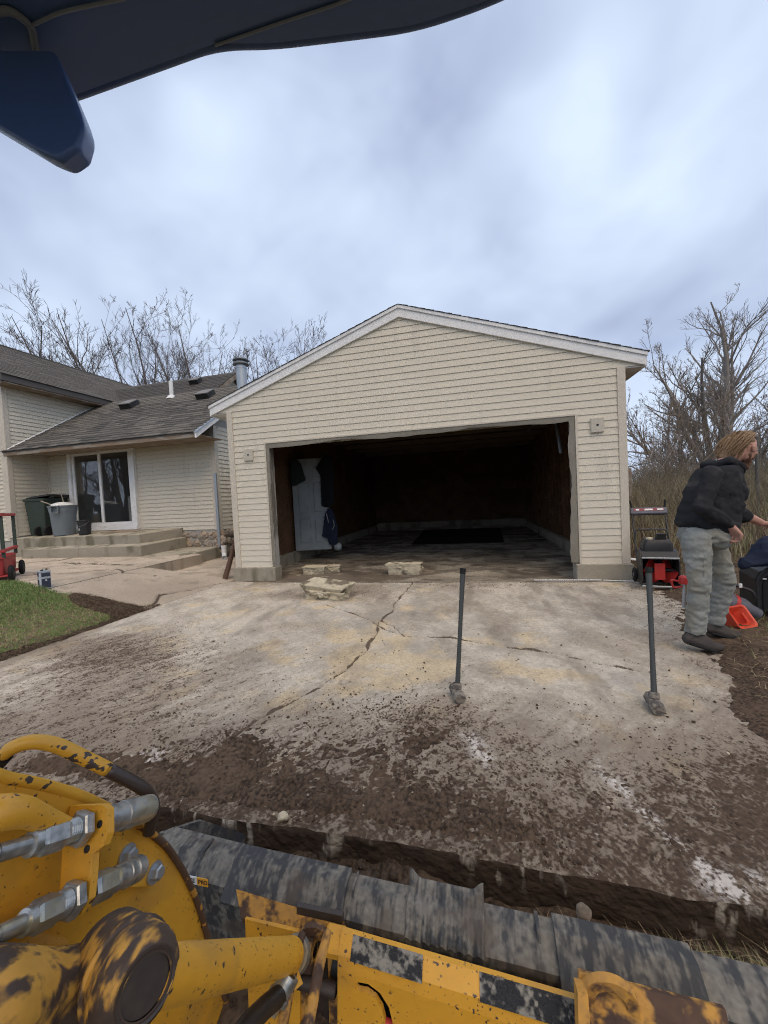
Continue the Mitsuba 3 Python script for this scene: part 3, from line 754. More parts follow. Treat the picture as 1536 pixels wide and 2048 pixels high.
put('rear_wall', extrude([(-6.8, 3.9, 3.6), (-6.8, 7.4, 3.6), (-6.8, 7.4, 4.4), (-6.8, 5.6, 5.7), (-6.8, 3.9, 4.46)], (-0.1, 0, 0)), 'plaster', parent=H)
siding(H, (-6.8, 3.9, 0), (0, 1, 0), (1, 0, 0), 3.9, CO, 17, lambda zb, zt: [(max(0, (zb - 4.46) * 1.37), min(3.5, 3.4 - (zb - 4.46) * 1.37), max(0, (zt - 4.46) * 1.37), min(3.5, 3.4 - (zt - 4.46) * 1.37))], seed=15, out=0.021, gap=0.0075)
gv = put('gable_vent', lathe([(0.0, 0.0), (0.17, 0.0), (0.17, 0.03), (0.0, 0.03)], (-6.79, 4.95, 4.92), (1, 0, 0), 20), 'white_paint', parent=H)
for i in range(5):
    put('louvre', box(-6.758, -6.74, 4.95 - 0.15 + 0.02 * abs(i - 2), 4.95 + 0.15 - 0.02 * abs(i - 2), 4.80 + i * 0.05, 4.825 + i * 0.05), 'siding', parent=gv)


def box_vent(roof, p, w, slope, d, axis='y'):
    """a low slant-topped roof vent; the slope rises along axis"""
    p = np.asarray(p, float)
    if axis == 'y': U, V = np.array([1, 0, 0.0]), np.array([0, 1, slope])
    else: U, V = np.array([0, -1, 0.0]), np.array([-1, 0, slope])
    N = np.cross(U, V); N /= np.linalg.norm(N); V = V / np.linalg.norm(V)
    q = lambda a, b, c: p + U * a + V * b + N * c
    k = put('roof_vent', hexa([q(-w, -d, 0.0), q(w, -d, 0), q(w, d, 0), q(-w, d, 0), q(-w, -d, 0.15), q(w, -d, 0.15), q(w * 0.9, d, 0.13), q(-w * 0.9, d, 0.13)]), 'black_plastic', parent=roof)
    put('vent_lid', hexa([q(-w * 1.06, -d * 1.12, 0.15), q(w * 1.06, -d * 1.12, 0.15), q(w, d, 0.132), q(-w, d, 0.132), q(-w * 1.06, -d * 1.12, 0.175), q(w * 1.06, -d * 1.12, 0.175), q(w, d, 0.15), q(-w, d, 0.15)]), 'vent_grey', parent=k)


box_vent(R1, (-8.48, 3.20, PL(3.20)), 0.19, 0.66, 0.19)
box_vent(R1, (-5.98, 3.22, PL(3.22)), 0.19, 0.66, 0.19)
box_vent(R3, (-7.7, 5.05, 5.43), 0.16, 0.742, 0.14)
box_vent(R2, (-12.45, 3.45, 6.31), 0.22, 0.584, 0.19, 'x')
box_vent(R2, (-12.2, 6.2, 6.17), 0.22, 0.584, 0.19, 'x')
put('vent_pipe', lathe([(0.15, -0.06), (0.10, 0.03), (0.062, 0.05), (0.055, 0.06), (0.055, 0.46), (0.045, 0.46), (0.045, 0.3)], (-7.43, 3.6, PL(3.6)), (0, 0, 1), 18), 'pipe_white', True, parent=R1)
fl = put('flue_pipe', lathe([(0.125, -0.5), (0.125, 0.42), (0.131, 0.42), (0.131, 0.45), (0.122, 0.45), (0.118, 0.56)], (-4.32, 2.35, 4.2), (0, 0, 1), 28), 'galvanised', 30, parent=H)
put('flue_cap', cat([lathe([(0.12, 0.49), (0.185, 0.52), (0.185, 0.555), (0.12, 0.575)], (-4.32, 2.35, 4.2), (0, 0, 1), 28), lathe([(0.10, 0.60), (0.19, 0.615), (0.19, 0.635), (0.13, 0.665), (0.0, 0.685)], (-4.32, 2.35, 4.2), (0, 0, 1), 28), lathe([(0.11, 0.55), (0.11, 0.62)], (-4.32, 2.35, 4.2), (0, 0, 1), 28)]), 'grey_steel', 30, parent=fl)
# stone footing right of the steps
rg = np.random.default_rng(5)
S = put('stone_footing', cat([box(-6.3, -5.04, 2.17, 2.3, 0.1, 0.80), box(-5.12, -5.05, 2.2, 5.0, 0.0, 0.80)]), 'mortar', parent=H)
for z, h in ((0.385, 0.20), (0.575, 0.19)):
    x = -6.15
    while x < -5.12:
        w = rg.uniform(0.14, 0.36); hh = h * rg.uniform(0.75, 1.1)
        put('stone', move(rock(int(rg.integers(999)), (w * 1.08, 0.13, hh * 1.12), 0.42, 3), (x + w / 2, 2.165, z + h / 2 + rg.normal(0, 0.015)), ry=rg.normal(0, 0.35)), 'field_stone', True, parent=S); x += w
for z, h in ((0.12, 0.24), (0.36, 0.20), (0.57, 0.20)):
    y = 2.12
    while y < 3.8:
        w = rg.uniform(0.16, 0.40)
        put('stone', move(rock(int(rg.integers(999)), (0.13, w * 1.08, h * rg.uniform(0.8, 1.15)), 0.42, 3), (-5.05, y + w / 2, z + h / 2), rx=rg.normal(0, 0.35)), 'field_stone', True, parent=S); y += w
put('utility_box', cbox(-5.05, -4.97, 3.15, 3.3, 0.86, 1.06, 0.01), 'grey_steel', parent=H)
put('conduit', tube(bend([(-5.0, 3.22, 0.88), (-5.0, 3.22, 0.3), (-4.95, 3.3, 0.1)], 0.05), 0.015, 8), 'grey_steel', parent=H)
put('downspout_channel', cat([box(-5.085, -5.075, 2.09, 2.13, 0.36, 2.15), box(-5.075, -5.02, 2.09, 2.098, 0.36, 2.15), box(-5.03, -5.02, 2.098, 2.13, 0.36, 2.15)]), 'galvanised', parent=H)

# ------------------------------------------------------------------ steps
ST = thing('concrete_steps', 'weathered two tier concrete stoop below the patio door', 'steps')


def slab(poly, z0, z1, z1b=None, r=0.012):
    p = np.array(poly, float); zt = np.full(len(p), z1) if z1b is None else np.array(z1b)
    m = hexa(np.vstack([np.c_[p, np.full(4, z0)], np.c_[p, zt]]))
    return chamfer(m, r)


put('platform', slab([(XW + 0.015, 1.16), (-7.87, 1.16), (-7.87, 2.14), (XW + 0.015, 2.14)], 0.2, 0, [0.80, 0.80, 0.865, 0.865]), 'concrete_old', parent=ST)
put('platform', slab([(-7.86, 1.15), (-6.42, 1.16), (-6.08, 2.14), (-7.86, 2.14)], 0.2, 0, [0.80, 0.80, 0.86, 0.865]), 'concrete_old', parent=ST)
put('step', slab([(-9.55, 0.87), (-7.80, 0.84), (-7.80, 1.3), (-9.9, 1.3)], 0.2, 0, [0.555, 0.565, 0.60, 0.58]), 'concrete_old', parent=ST)
put('step', slab([(-7.79, 0.84), (-6.06, 0.83), (-5.98, 2.14), (-7.79, 1.4)], 0.2, 0, [0.575, 0.575, 0.63, 0.6]), 'concrete_old', parent=ST)
put('landing', slab([(-6.5, 0.86), (-5.08, 0.84), (-5.06, 2.14), (-6.5, 2.14)], 0.0, 0, [0.35, 0.335, 0.37, 0.37]), 'concrete_old', parent=ST)
# ------------------------------------------------------------------ plants
def tubes(P, R, sides):
    """many tubes at once: P (n, p, 3), R (n, p)"""
    n, p, _ = P.shape
    t = np.gradient(P, axis=1); t /= np.linalg.norm(t, axis=2, keepdims=True) + 1e-9
    ref = np.where(np.abs(t[:, :1, 2:]) < 0.9, np.array([0.1, 0.2, 1.0]), np.array([1.0, 0.1, 0.1]))
    x = np.cross(t, np.broadcast_to(ref, t.shape)); x /= np.linalg.norm(x, axis=2, keepdims=True) + 1e-9
    y = np.cross(t, x); a = np.arange(sides) * 2 * np.pi / sides
    v = P[:, :, None] + R[:, :, None, None] * (np.cos(a)[:, None] * x[:, :, None] + np.sin(a)[:, None] * y[:, :, None])
    base = (np.arange(n)[:, None, None] * p + np.arange(p - 1)[None, :, None]) * sides
    i = np.arange(sides); j = (i + 1) % sides
    f = np.stack([base + i, base + j, base + sides + j, base + sides + i], -1).reshape(-1, 4)
    return mesh(v.reshape(-1, 3), f)


def grow(seed, at, height, r0, lead=4, spread=0.5, kids=(6, 6, 5), ratio=(0.55, 0.5, 0.5), wig=0.10, rmin=0.009, droop=0.0, bias=(0, 0, 0), low=0.25):
    """a leafless tree: (trunk with its main leaders, crown of thinner branches)"""
    rg = np.random.default_rng(seed); NP = 8; s = np.linspace(0, 1, NP)
    unit = lambda q: q / (np.linalg.norm(q, axis=-1, keepdims=True) + 1e-9)

    def paths(start, d, L, wob, lift, NP=8):
        n = len(start); P = np.zeros((n, NP, 3)); P[:, 0] = start; dd = d.copy()
        for k in range(1, NP):
            dd = unit(dd + rg.normal(0, wob, (n, 3)) + np.array([0, 0, lift])); P[:, k] = P[:, k - 1] + dd * (L / (NP - 1))[:, None]
        return P
    at = np.asarray(at, float)
    d = unit(np.c_[rg.normal(0, spread, (lead, 2)), np.ones(lead)] + np.asarray(bias)); d[0] = unit(np.array([rg.normal(0, 0.08), rg.normal(0, 0.08), 1]) + 0.5 * np.asarray(bias))
    L = height * rg.uniform(0.72, 1.0, lead); L[0] = height
    L = L * 0.86; P = paths(np.repeat(at[None], lead, 0), d, L, wig, 0.05); R = r0 * rg.uniform(0.55, 0.8, lead)[:, None] * (1 - 0.86 * s); R[0] = r0 * (1 - 0.9 * s)
    trunk = tubes(P, R, 7); parts = []
    for lv, (k, ra) in enumerate(zip(kids, ratio)):
        n, NP = P.shape[:2]; t = rg.uniform(low if lv == 0 else 0.18, 1.0, (n, k)); fi = t * (NP - 1); i0 = np.minimum(fi.astype(int), NP - 2); u = (fi - i0)[..., None]
        idx = np.arange(n)[:, None]
        st = P[idx, i0] * (1 - u) + P[idx, i0 + 1] * u; tg = unit(P[idx, i0 + 1] - P[idx, i0]); rad = R[idx, i0] * (1 - u[..., 0]) + R[idx, i0 + 1] * u[..., 0]
        side = unit(np.cross(tg, rg.normal(0, 1, tg.shape))); ang = rg.uniform(0.45, 0.95, t.shape)[..., None]
        dn = unit(tg * np.cos(ang) + side * np.sin(ang) + np.array([0, 0, 0.18 - droop]))
        Ln = (np.linalg.norm(np.diff(P, axis=1), axis=2).sum(1)[:, None] * ra * rg.uniform(0.55, 1.1, t.shape) * (1.15 - 0.65 * t)).reshape(-1)
        q = 4 if lv == len(kids) - 1 else 6; P = paths(st.reshape(-1, 3), dn.reshape(-1, 3), Ln, wig * 1.6 * (1.3 if q == 4 else 1), 0.06 - droop * 0.6, q); s = np.linspace(0, 1, q)
        R = np.maximum(np.minimum(rad * 0.62, 0.6 * r0 * ra ** (lv + 1)).reshape(-1)[:, None] * (1 - 0.8 * s), rmin)
        parts.append(tubes(P, R, 4 if lv == 0 else 3))
    return trunk, cat(parts)


def tree(name, label, group, bark='bark', category='tree', **kw):
    t, c = grow(**kw)
    k = thing(name, label, category, group)
    put('trunk', t, bark, True, parent=k); put('crown', c, bark, True, parent=k)
    return k


# a row of thin bare trees behind the house
BACK = [  # x, y, height, radius, leaders, seed, what sets it apart
    (-31.0, 12.5, 13.6, 0.13, 4, 1, 'leafless tree over the far left end of the wing roof, at the photo edge'),
    (-28.2, 14.0, 14.2, 0.14, 4, 2, 'leafless tree second from the left behind the wing roof, thin and low'),
    (-25.2, 15.0, 16.0, 0.19, 5, 3, 'wide leafless tree fanning out above the middle of the wing roof'),
    (-22.9, 16.6, 16.6, 0.17, 4, 4, 'leafless tree rising just left of the tallest one behind the house'),
    (-21.2, 16.2, 17.4, 0.20, 4, 5, 'tallest leafless tree behind the house, above the roof valley'),
    (-18.2, 17.4, 16.8, 0.19, 5, 6, 'leafless tree right behind the white vent pipe'),
    (-16.6, 18.6, 15.6, 0.15, 4, 7, 'slim leafless tree between the white vent pipe and the metal flue'),
    (-14.2, 18.8, 15.4, 0.17, 5, 8, 'leafless tree just left of the metal flue'),
    (-11.4, 19.4, 15.6, 0.17, 5, 9, 'leafless tree just right of the metal flue'),
    (-9.8, 20.6, 14.8, 0.14, 4, 10, 'leafless tree where the garage roof cuts the skyline'),
    (-8.2, 24.5, 14.6, 0.12, 4, 12, 'small far leafless tree poking over the garage roof slope')]
for x, y, h, r, ld, sd, lb in BACK:
    tree('bare_tree', lb, 'leafless trees behind the house', seed=sd, at=(x, y, 0.0), height=h, r0=r, lead=ld + 1, spread=0.24, kids=(10, 6, 5), ratio=(0.44, 0.50, 0.52), wig=0.085, rmin=0.0085, low=0.25)
# trees and brush beyond the fence
RIGHT = [
    ('bare_tree', 'big spreading leafless tree standing behind the bearded man', dict(seed=21, at=(13.3, 17.0, 0.7), height=11.0, r0=0.27, lead=7, spread=0.52, kids=(12, 8, 5), ratio=(0.46, 0.5, 0.5), wig=0.10, rmin=0.0070, low=0.22), 'bark_grey'),
    ('bare_tree', 'leafless tree at the right photo edge behind the big spreading tree', dict(seed=22, at=(15.3, 17.2, 0.7), height=9.5, r0=0.2, lead=4, spread=0.5, kids=(9, 6, 5), ratio=(0.45, 0.5, 0.48), wig=0.11, rmin=0.0075, low=0.2), 'bark_grey'),
    ('bare_tree', 'lower leafless tree half hidden by the head of the man', dict(seed=23, at=(12.2, 13.4, 0.8), height=6.2, r0=0.15, lead=5, spread=0.6, kids=(7, 6, 4), ratio=(0.5, 0.5, 0.48), wig=0.14, rmin=0.007, low=0.15), 'bark_grey'),
    ('bare_shrub', 'thin grey brush at the garage corner, nearest the right wall', dict(seed=24, at=(6.15, 8.0, 0.5), height=3.7, r0=0.05, lead=7, spread=0.5, kids=(7, 6, 4), ratio=(0.5, 0.5, 0.5), wig=0.12, rmin=0.005, low=0.1), 'bark_grey'),
    ('bare_shrub', 'tall brown thicket right of the garage, left of the domed one', dict(seed=25, at=(8.0, 10.6, 0.6), height=5.3, r0=0.07, lead=9, spread=0.42, kids=(7, 5, 4), ratio=(0.45, 0.5, 0.5), wig=0.11, rmin=0.0055, low=0.1), 'twig_brown'),
    ('bare_shrub', 'domed brown thicket of upright stems between garage and big tree', dict(seed=26, at=(9.3, 11.8, 0.7), height=5.3, r0=0.07, lead=11, spread=0.36, kids=(7, 6, 4), ratio=(0.42, 0.5, 0.5), wig=0.11, rmin=0.0055, low=0.12), 'twig_brown'),
    ('bare_shrub', 'loose grey brush directly left of the big spreading tree', dict(seed=27, at=(10.5, 12.8, 0.7), height=4.6, r0=0.06, lead=9, spread=0.5, kids=(8, 6, 5), ratio=(0.45, 0.5, 0.5), wig=0.12, rmin=0.006, low=0.1), 'bark_grey'),
    ('bare_shrub', 'low tangled brush at the right photo edge beyond the fence', dict(seed=28, at=(11.4, 10.6, 0.8), height=4.2, r0=0.05, lead=9, spread=0.6, kids=(8, 6, 5), ratio=(0.45, 0.5, 0.5), wig=0.13, rmin=0.006, low=0.1), 'twig_brown')]
for nm, lb, kw, bk in RIGHT:
    tree(nm, lb, 'leafless trees and brush right of the garage', bk, 'tree' if nm == 'bare_tree' else 'shrub', **kw)
# the tree whose reflection stands in the patio door, well outside the frame
tree('bare_tree', 'leafless tree mirrored in the glass of the patio door', None, seed=33, at=(-19.0, -8.5, 0.2), height=9, r0=0.3, lead=6, spread=0.8, kids=(8, 7, 5), ratio=(0.5, 0.5, 0.5), rmin=0.012, low=0.15)
# far wood line
rg = np.random.default_rng(77); far = []
for i in range(46):
    x = rg.uniform(14, 60); y = rg.uniform(26, 44); t, c = grow(seed=500 + i, at=(x, y, 0.6), height=rg.uniform(2.5, 4.6), r0=0.08, lead=6, spread=0.5, kids=(6, 5), ratio=(0.5, 0.5), rmin=0.02, low=0.1); far += [t, c]
put('far_thicket', cat(far), 'bark_grey', kind='stuff', label='far grey brush along the skyline beyond the fence')


def blades(base, h, lean, w, seed, seg=3, flat=0.0):
    """tapering bent blades, each a strip that bows over in a random direction"""
    rg = np.random.default_rng(seed); n = len(base); a = rg.uniform(0, 2 * np.pi, n); d = np.c_[np.cos(a), np.sin(a), np.zeros(n)]; sd = np.c_[-np.sin(a), np.cos(a), np.zeros(n)]
    sw = rg.normal(0, 0.25, n)
    rows = []
    for k in range(seg + 1):
        s = k / seg
        c = base + d * (lean * h * s ** 1.7)[:, None] + sd * (sw * h * s * s * 0.5)[:, None] + np.array([0, 0, 1.0]) * (h * s * (1 - flat * s))[:, None]
        rows += [c - sd * (w * (1 - s * 0.93))[:, None] / 2, c + sd * (w * (1 - s * 0.93))[:, None] / 2]
    v = np.stack(rows, 1); m = 2 * (seg + 1); b = np.arange(n)[:, None] * m + 2 * np.arange(seg)[None]
    f = np.stack([b, b + 1, b + 3, b + 2], -1).reshape(-1, 4)
    return mesh(v.reshape(-1, 3), f)


def scatter(n, x0, x1, y0, y1, keep, zf, seed):
    rg = np.random.default_rng(seed); p = np.c_[rg.uniform(x0, x1, n), rg.uniform(y0, y1, n)]
    p = p[rg.random(n) < keep(p[:, 0], p[:, 1])]
    return np.c_[p, zf(p[:, 0], p[:, 1])], np.random.default_rng(seed + 1)


# lawn left of the driveway
def lawn_keep(x, y):
    edge = -1.93 + 0.10 * np.sin(x * 3) + 0.06 * (nz(x, y, 5, 71) - 0.5) + 0.30 * ss(-4.6, -3.4, x)
    xr = -3.30 + 0.08 * (nz(x, y, 4, 72) - 0.5)
    return (y < edge) & (x < xr)


def lawn_z(x, y):
    bank = 0.075 * ss(0, 0.28, -3.27 - x) * ss(0, 0.2, -1.70 - y)
    return ramp(x) + bank - 0.02 + 0.03 * (nz(x, y, 2.5, 73) - 0.4) * ss(0, 0.3, -3.27 - x)


v, f = grid(np.arange(-14, -3.18, 0.05), np.arange(-9, -1.5, 0.05), lambda X, Y: np.where(lawn_keep(X, Y), lawn_z(X, Y), ramp(X) - 0.05))
put('lawn', (v, f), 'turf_base', smooth=True, kind='structure', label='green lawn with a worn edge beside the driveway')
bare = lambda x, y: np.clip(ss(1.25, 0.3, -3.3 - x) * 0.9 + ss(0.9, 0.3, np.hypot((x + 3.75) / 1.1, (y + 1.95) / 0.42)) + 1.1 * (nz(x, y, 3, 75) - 0.55), 0, 1)
b, rg = scatter(120000, -8, -3.2, -6, -1.5, lambda x, y: lawn_keep(x, y) * (1 - bare(x, y)), lawn_z, 81)
put('lawn_grass', blades(b, rg.uniform(0.018, 0.05, len(b)), rg.uniform(0.3, 1.3, len(b)), rg.uniform(0.004, 0.007, len(b)), 82, 2), 'blade_green', kind='stuff', label='short green grass blades of the lawn')
b, rg = scatter(60000, -8, -3.2, -6, -1.5, lambda x, y: lawn_keep(x, y) * np.clip(0.28 + 0.6 * bare(x, y), 0, 1), lawn_z, 83)
put('lawn_straw', blades(b, rg.uniform(0.02, 0.06, len(b)), rg.uniform(0.8, 2.2, len(b)), rg.uniform(0.003, 0.006, len(b)), 84, 2, 0.6), 'blade_straw', kind='stuff', label='dead straw along the worn lawn edge')
mul = lambda x, y: lawn_keep(x, y) * ss(0.35, 0.8, ss(1.0, 0.35, np.hypot((x + 3.72) / 0.95, (y + 1.95) / 0.40)) + 0.9 * ss(0.35, 0.0, -3.25 - x) + 0.5 * (nz(x, y, 5, 85) - 0.5))
v, f = grid(np.arange(-4.8, -3.1, 0.016), np.arange(-4.2, -1.45, 0.016), lambda X, Y: np.where(mul(X, Y) > 0.3, lawn_z(X, Y) + 0.012 + 0.05 * (nz(X, Y, 16, 86) - 0.35) * mul(X, Y), ramp(X) - 0.1))
put('lawn_edge_soil', (v, f), 'soil', smooth=True, kind='stuff', label='loose dark soil heaped along the lawn edge')
b, rg = scatter(26000, -4.8, -3.15, -4.2, -1.5, mul, lambda x, y: lawn_z(x, y) + 0.02, 87)
put('mulch', blades(b, rg.uniform(0.02, 0.07, len(b)), rg.uniform(0.8, 2.0, len(b)), rg.uniform(0.003, 0.007, len(b)), 88, 2, 0.7), 'blade_dark', kind='stuff', label='dead brown roots and mulch at the tip of the lawn')
b, rg = scatter(1500, -12, -9.7, 0.2, 1.15, lambda x, y: ss(-9.9, -10.6, x), lambda x, y: ramp(x), 89)
put('weed_tuft', blades(b, rg.uniform(0.05, 0.2, len(b)), rg.uniform(0.2, 0.8, len(b)), rg.uniform(0.006, 0.012, len(b)), 90, 2), 'blade_olive', kind='stuff', label='green weeds at the left end of the steps')


# the rough ground right of the driveway: soil lapping over the slab, straw, weeds
def soil_edge(y):
    return np.where(y > -1, 3.12 + 0.0 * y, 3.12 + 0.30 * (y + 1)) + 0.22 * (nz(y, y * 0, 1.7, 91) - 0.5) + 0.08 * (nz(y, y * 0, 7, 92) - 0.5)


def soil_z(X, Y):
    d = X - soil_edge(Y)
    return np.where(d > 0, right_z(X, Y), 0) + 0.05 * ss(-0.05, 0.5, d) - 0.02 * ss(0.02, -0.1, d) + 0.045 * (nz(X, Y, 5, 93) - 0.5) * ss(0, 0.3, d) + 0.03 * (nz(X, Y, 22, 94) - 0.5) * ss(-0.05, 0.15, d) - 0.006


v, f = grid(np.arange(1.9, 9, 0.03), np.arange(-4.62, 4, 0.03), soil_z)
put('side_soil', (v, f), 'soil', smooth=True, kind='structure', label='trampled dark soil lapping over the right edge of the driveway')
rt = lambda x, y: right_z(x, y) + 0.03
g1 = lambda x, y: ss(0.1, 0.7, x - soil_edge(y)) * ss(0.40, 0.62, nz(x, y, 2.2, 95)) * ss(-3.6, -2.4, y)
b, rg = scatter(16000, 2.6, 7, -3.6, 2.5, g1, rt, 96)
put('verge_grass', blades(b, rg.uniform(0.05, 0.16, len(b)), rg.uniform(0.3, 1.2, len(b)), rg.uniform(0.004, 0.008, len(b)), 97, 3, 0.3), 'blade_olive', kind='stuff', label='thin olive grass on the soil beside the driveway')
b, rg = scatter(22000, 2.5, 8, -4.2, 3, lambda x, y: ss(0.0, 0.6, x - soil_edge(y)) * ss(0.38, 0.6, nz(x, y, 2.8, 98)), rt, 99)
put('verge_straw', blades(b, rg.uniform(0.02, 0.07, len(b)), rg.uniform(1.0, 3.0, len(b)), rg.uniform(0.003, 0.006, len(b)), 100, 3, 0.7), 'blade_straw', kind='stuff', label='dead straw strewn on the soil beside the driveway')
weed = lambda x, y: ss(0.0, 1.5, (x - 3.6) * 0.45 + (y - 0.4) * 0.75) * (0.35 + 0.65 * nz(x, y, 1.1, 101))
for nm, bs, sd, n, hh, lb in (('dry_weeds', 'blade_brown', 102, 34000, 0.95, 'tall brown dead weeds behind the fence'), ('dry_grass', 'blade_grey', 104, 22000, 1.05, 'pale dry grass stalks behind the fence'), ('green_weeds', 'blade_olive', 106, 22000, 0.70, 'olive green weeds behind the fence')):
    b, rg = scatter(n, 3.3, 20, 0.6, 12, weed, rt, sd)
    put(nm, blades(b, hh * rg.uniform(0.35, 1.15, len(b)), rg.uniform(0.1, 0.75, len(b)), rg.uniform(0.006, 0.014, len(b)), sd + 1, 3), bs, kind='stuff', label=lb)

# chain link fence
F = thing('chain_link_fence', 'rusty chain link fence among dry weeds right of the garage', 'fence')
fy, fh = 2.6, 1.50; fz = lambda x: float(right_z(np.array(x), np.array(fy)))
mat('fence_wire', (0.10, 0.095, 0.085), 0.8)
for x in (3.75, 6.2, 8.65, 11.1):
    put('post', tube([(x, fy, fz(x) - 0.1), (x, fy, fz(x) + fh + 0.05)], 0.03, 10), 'fence_wire', parent=F)
put('top_rail', tube([(x, fy, fz(x) + fh) for x in np.linspace(3.6, 12, 12)], 0.008, 8), 'fence_wire', parent=F)
P = []
for s in (1, -1):
    for x in np.arange(2.0, 13.5, 0.075):
        a = np.array([x, fy + 0.035 + 0.002 * s, 0.0]); c = np.array([x + s * fh, fy + 0.035 + 0.002 * s, fh])
        q = np.array([a + (c - a) * t for t in (0, 0.5, 1)]); q[:, 2] += [fz(w) for w in q[:, 0]]
        P.append(q)
P = np.array(P); P = P[(P[:, :, 0].min(1) > 3.6) & (P[:, :, 0].max(1) < 12.2)]
put('wire_mesh', tubes(P, np.full(P.shape[:2], 0.0022), 3), 'fence_wire', parent=F)
k = thing('fence_stub', 'weathered wooden post stub beside the garage corner', 'post')
put('timber', cbox(4.80, 4.98, 5.05, 5.2, 0.0, 1.80, 0.012), 'weathered_wood', parent=k)

# ------------------------------------------------------------------ loose soil, trench and clods
def trench_z(X, Y):
    d = -4.70 - Y
    return -0.105 - 0.035 * ss(0.5, 1.5, X) + 0.07 * (nz(X, Y, 3, 111) - 0.5) + 0.06 * (nz(X, Y, 11, 112) - 0.5) + 0.03 * (nz(X, Y, 34, 113) - 0.5) - 0.14 * ss(0.42, 0.9, d) + (0.13 + 0.06 * ss(1.3, 0.5, X)) * ss(0.05, 0.26, d)


v, f = grid(np.arange(-3.4, 4.5, 0.022), np.arange(-5.9, -4.6, 0.018), trench_z)
put('trench_soil', (v, f), 'soil', smooth=True, kind='structure', label='churned dark soil in the trench along the slab edge')


def mud_z(X, Y):
    c = 1.05 * np.exp(-((Y + 4.55) / 0.36) ** 2) * ss(-1.9, -0.5, X) * ss(1.75, 0.9, X)
    c = c + 0.55 * np.exp(-(((X - 0.72) / 0.35) ** 2 + ((Y + 3.95) / 0.22) ** 2)) + 0.55 * np.exp(-(((X + 0.32) / 0.16) ** 2 + ((Y + 4.25) / 0.42) ** 2)) + 0.45 * np.exp(-(((X - 0.25) / 0.55) ** 2 + ((Y + 4.12) / 0.16) ** 2))
    c = c + 0.40 * np.exp(-(((X - 2.0) / 0.28) ** 2 + ((Y + 4.25) / 0.2) ** 2)) + 0.55 * np.exp(-(((X + 1.35) / 0.5) ** 2 + ((Y + 4.5) / 0.16) ** 2))
    n = 0.30 * nz(X, Y, 7, 121, 4) + 0.35 * nz(X, Y, 20, 122, 3) + 0.35 * nz(X, Y, 48, 124, 2)
    return -0.010 + 0.060 * np.clip(c + 1.7 * (n - 0.5) - 0.66, -0.2, 0.6) + 0.012 * (nz(X, Y, 50, 123, 2) - 0.5) * ss(0.3, 0.8, c) - 0.06 * ss(-4.55, -4.65, Y)


v, f = grid(np.arange(-2.2, 2.5, 0.0115), np.arange(-4.655, -3.45, 0.0115), mud_z)
put('mud_layer', (v, f), 'soil', smooth=True, kind='stuff', label='crumbled dark soil spread thick over the front of the slab')


def clods(n, keep, zf, s0, s1, seed, x0=-3.2, x1=3.2, y0=-5.3, y1=-2.2, sub=1):
    p, rg = scatter(n, x0, x1, y0, y1, keep, zf, seed); n = len(p); ico = tc.icosphere(subdivisions=sub, radius=0.5) if sub else trimesh.creation.icosahedron()
    V = ico.vertices / np.linalg.norm(ico.vertices, axis=1, keepdims=True) * 0.5; k = len(V)
    size = (s0 + (s1 - s0) * rg.random(n) ** 3)[:, None, None] * rg.uniform(0.6, 1.2, (n, 1, 3)) * np.array([1, 1, 0.7])
    v = V[None] * size * (1 + rg.normal(0, 0.17, (n, k, 1))); a = rg.uniform(0, 6.28, n); c, s = np.cos(a)[:, None], np.sin(a)[:, None]
    v = np.stack([v[..., 0] * c - v[..., 1] * s, v[..., 0] * s + v[..., 1] * c, v[..., 2]], -1) + p[:, None] + np.array([0, 0, 1]) * (size[..., 2:] * 0.28)
    return mesh(v.reshape(-1, 3), (ico.faces[None] + (np.arange(n) * k)[:, None, None]).reshape(-1, 3))


dens = lambda x, y: np.clip(0.9 * np.exp(-((y + 4.5) / 0.45) ** 2) * ss(-2.2, -0.7, x) * ss(2.2, 1.2, x) + 0.55 * np.exp(-(((x - 0.6) / 0.7) ** 2 + ((y + 3.7) / 0.3) ** 2)) + 0.35 * np.exp(-(((x - 2.0) / 0.4) ** 2 + ((y + 4.1) / 0.35) ** 2)) + 0.03, 0, 1) * ss(0.35, 0.65, nz(x, y, 6, 131))
top = lambda x, y: np.maximum(mud_z(x, y), 0.0)
put('soil_clods', clods(34000, dens, top, 0.004, 0.019, 132, y0=-4.66, sub=0), 'clod_dark', kind='stuff', label='dark crumbs of soil on the driveway')
put('soil_crumbs', clods(26000, dens, top, 0.003, 0.013, 134, y0=-4.66, sub=0), 'clod_brown', kind='stuff', label='brown crumbs of soil on the driveway')
put('stone_chips', clods(1500, lambda x, y: 0.04 + 0.5 * dens(x, y), top, 0.004, 0.016, 136, y0=-4.66, sub=0), 'chip_pale', kind='stuff', label='pale concrete chips on the driveway')
put('gravel', clods(900, lambda x, y: ss(-3.0, -3.9, y) * 0.5 + 0.03, lambda x, y: 0 * x, 0.004, 0.013, 138, y0=-4.6, y1=-0.3, sub=0), 'pebble', kind='stuff', label='small pebbles strewn over the driveway')
put('trench_clods', clods(14000, lambda x, y: 0.35 + 0.65 * ss(0.35, 0.6, nz(x, y, 4, 141)), trench_z, 0.008, 0.045, 142, -2.5, 3.5, -5.6, -4.68), 'clod_dark', kind='stuff', label='lumps of dark soil in the trench')
put('trench_crumbs', clods(3500, lambda x, y: 0.3 + 0 * x, trench_z, 0.008, 0.03, 144, -2.5, 3.5, -5.6, -4.68), 'clod_brown', kind='stuff', label='brown crumbs of soil in the trench')
b, rg = scatter(900, 1.15, 2.1, -4.98, -4.74, lambda x, y: ss(0.42, 0.6, nz(x, y, 5, 145)), trench_z, 146)
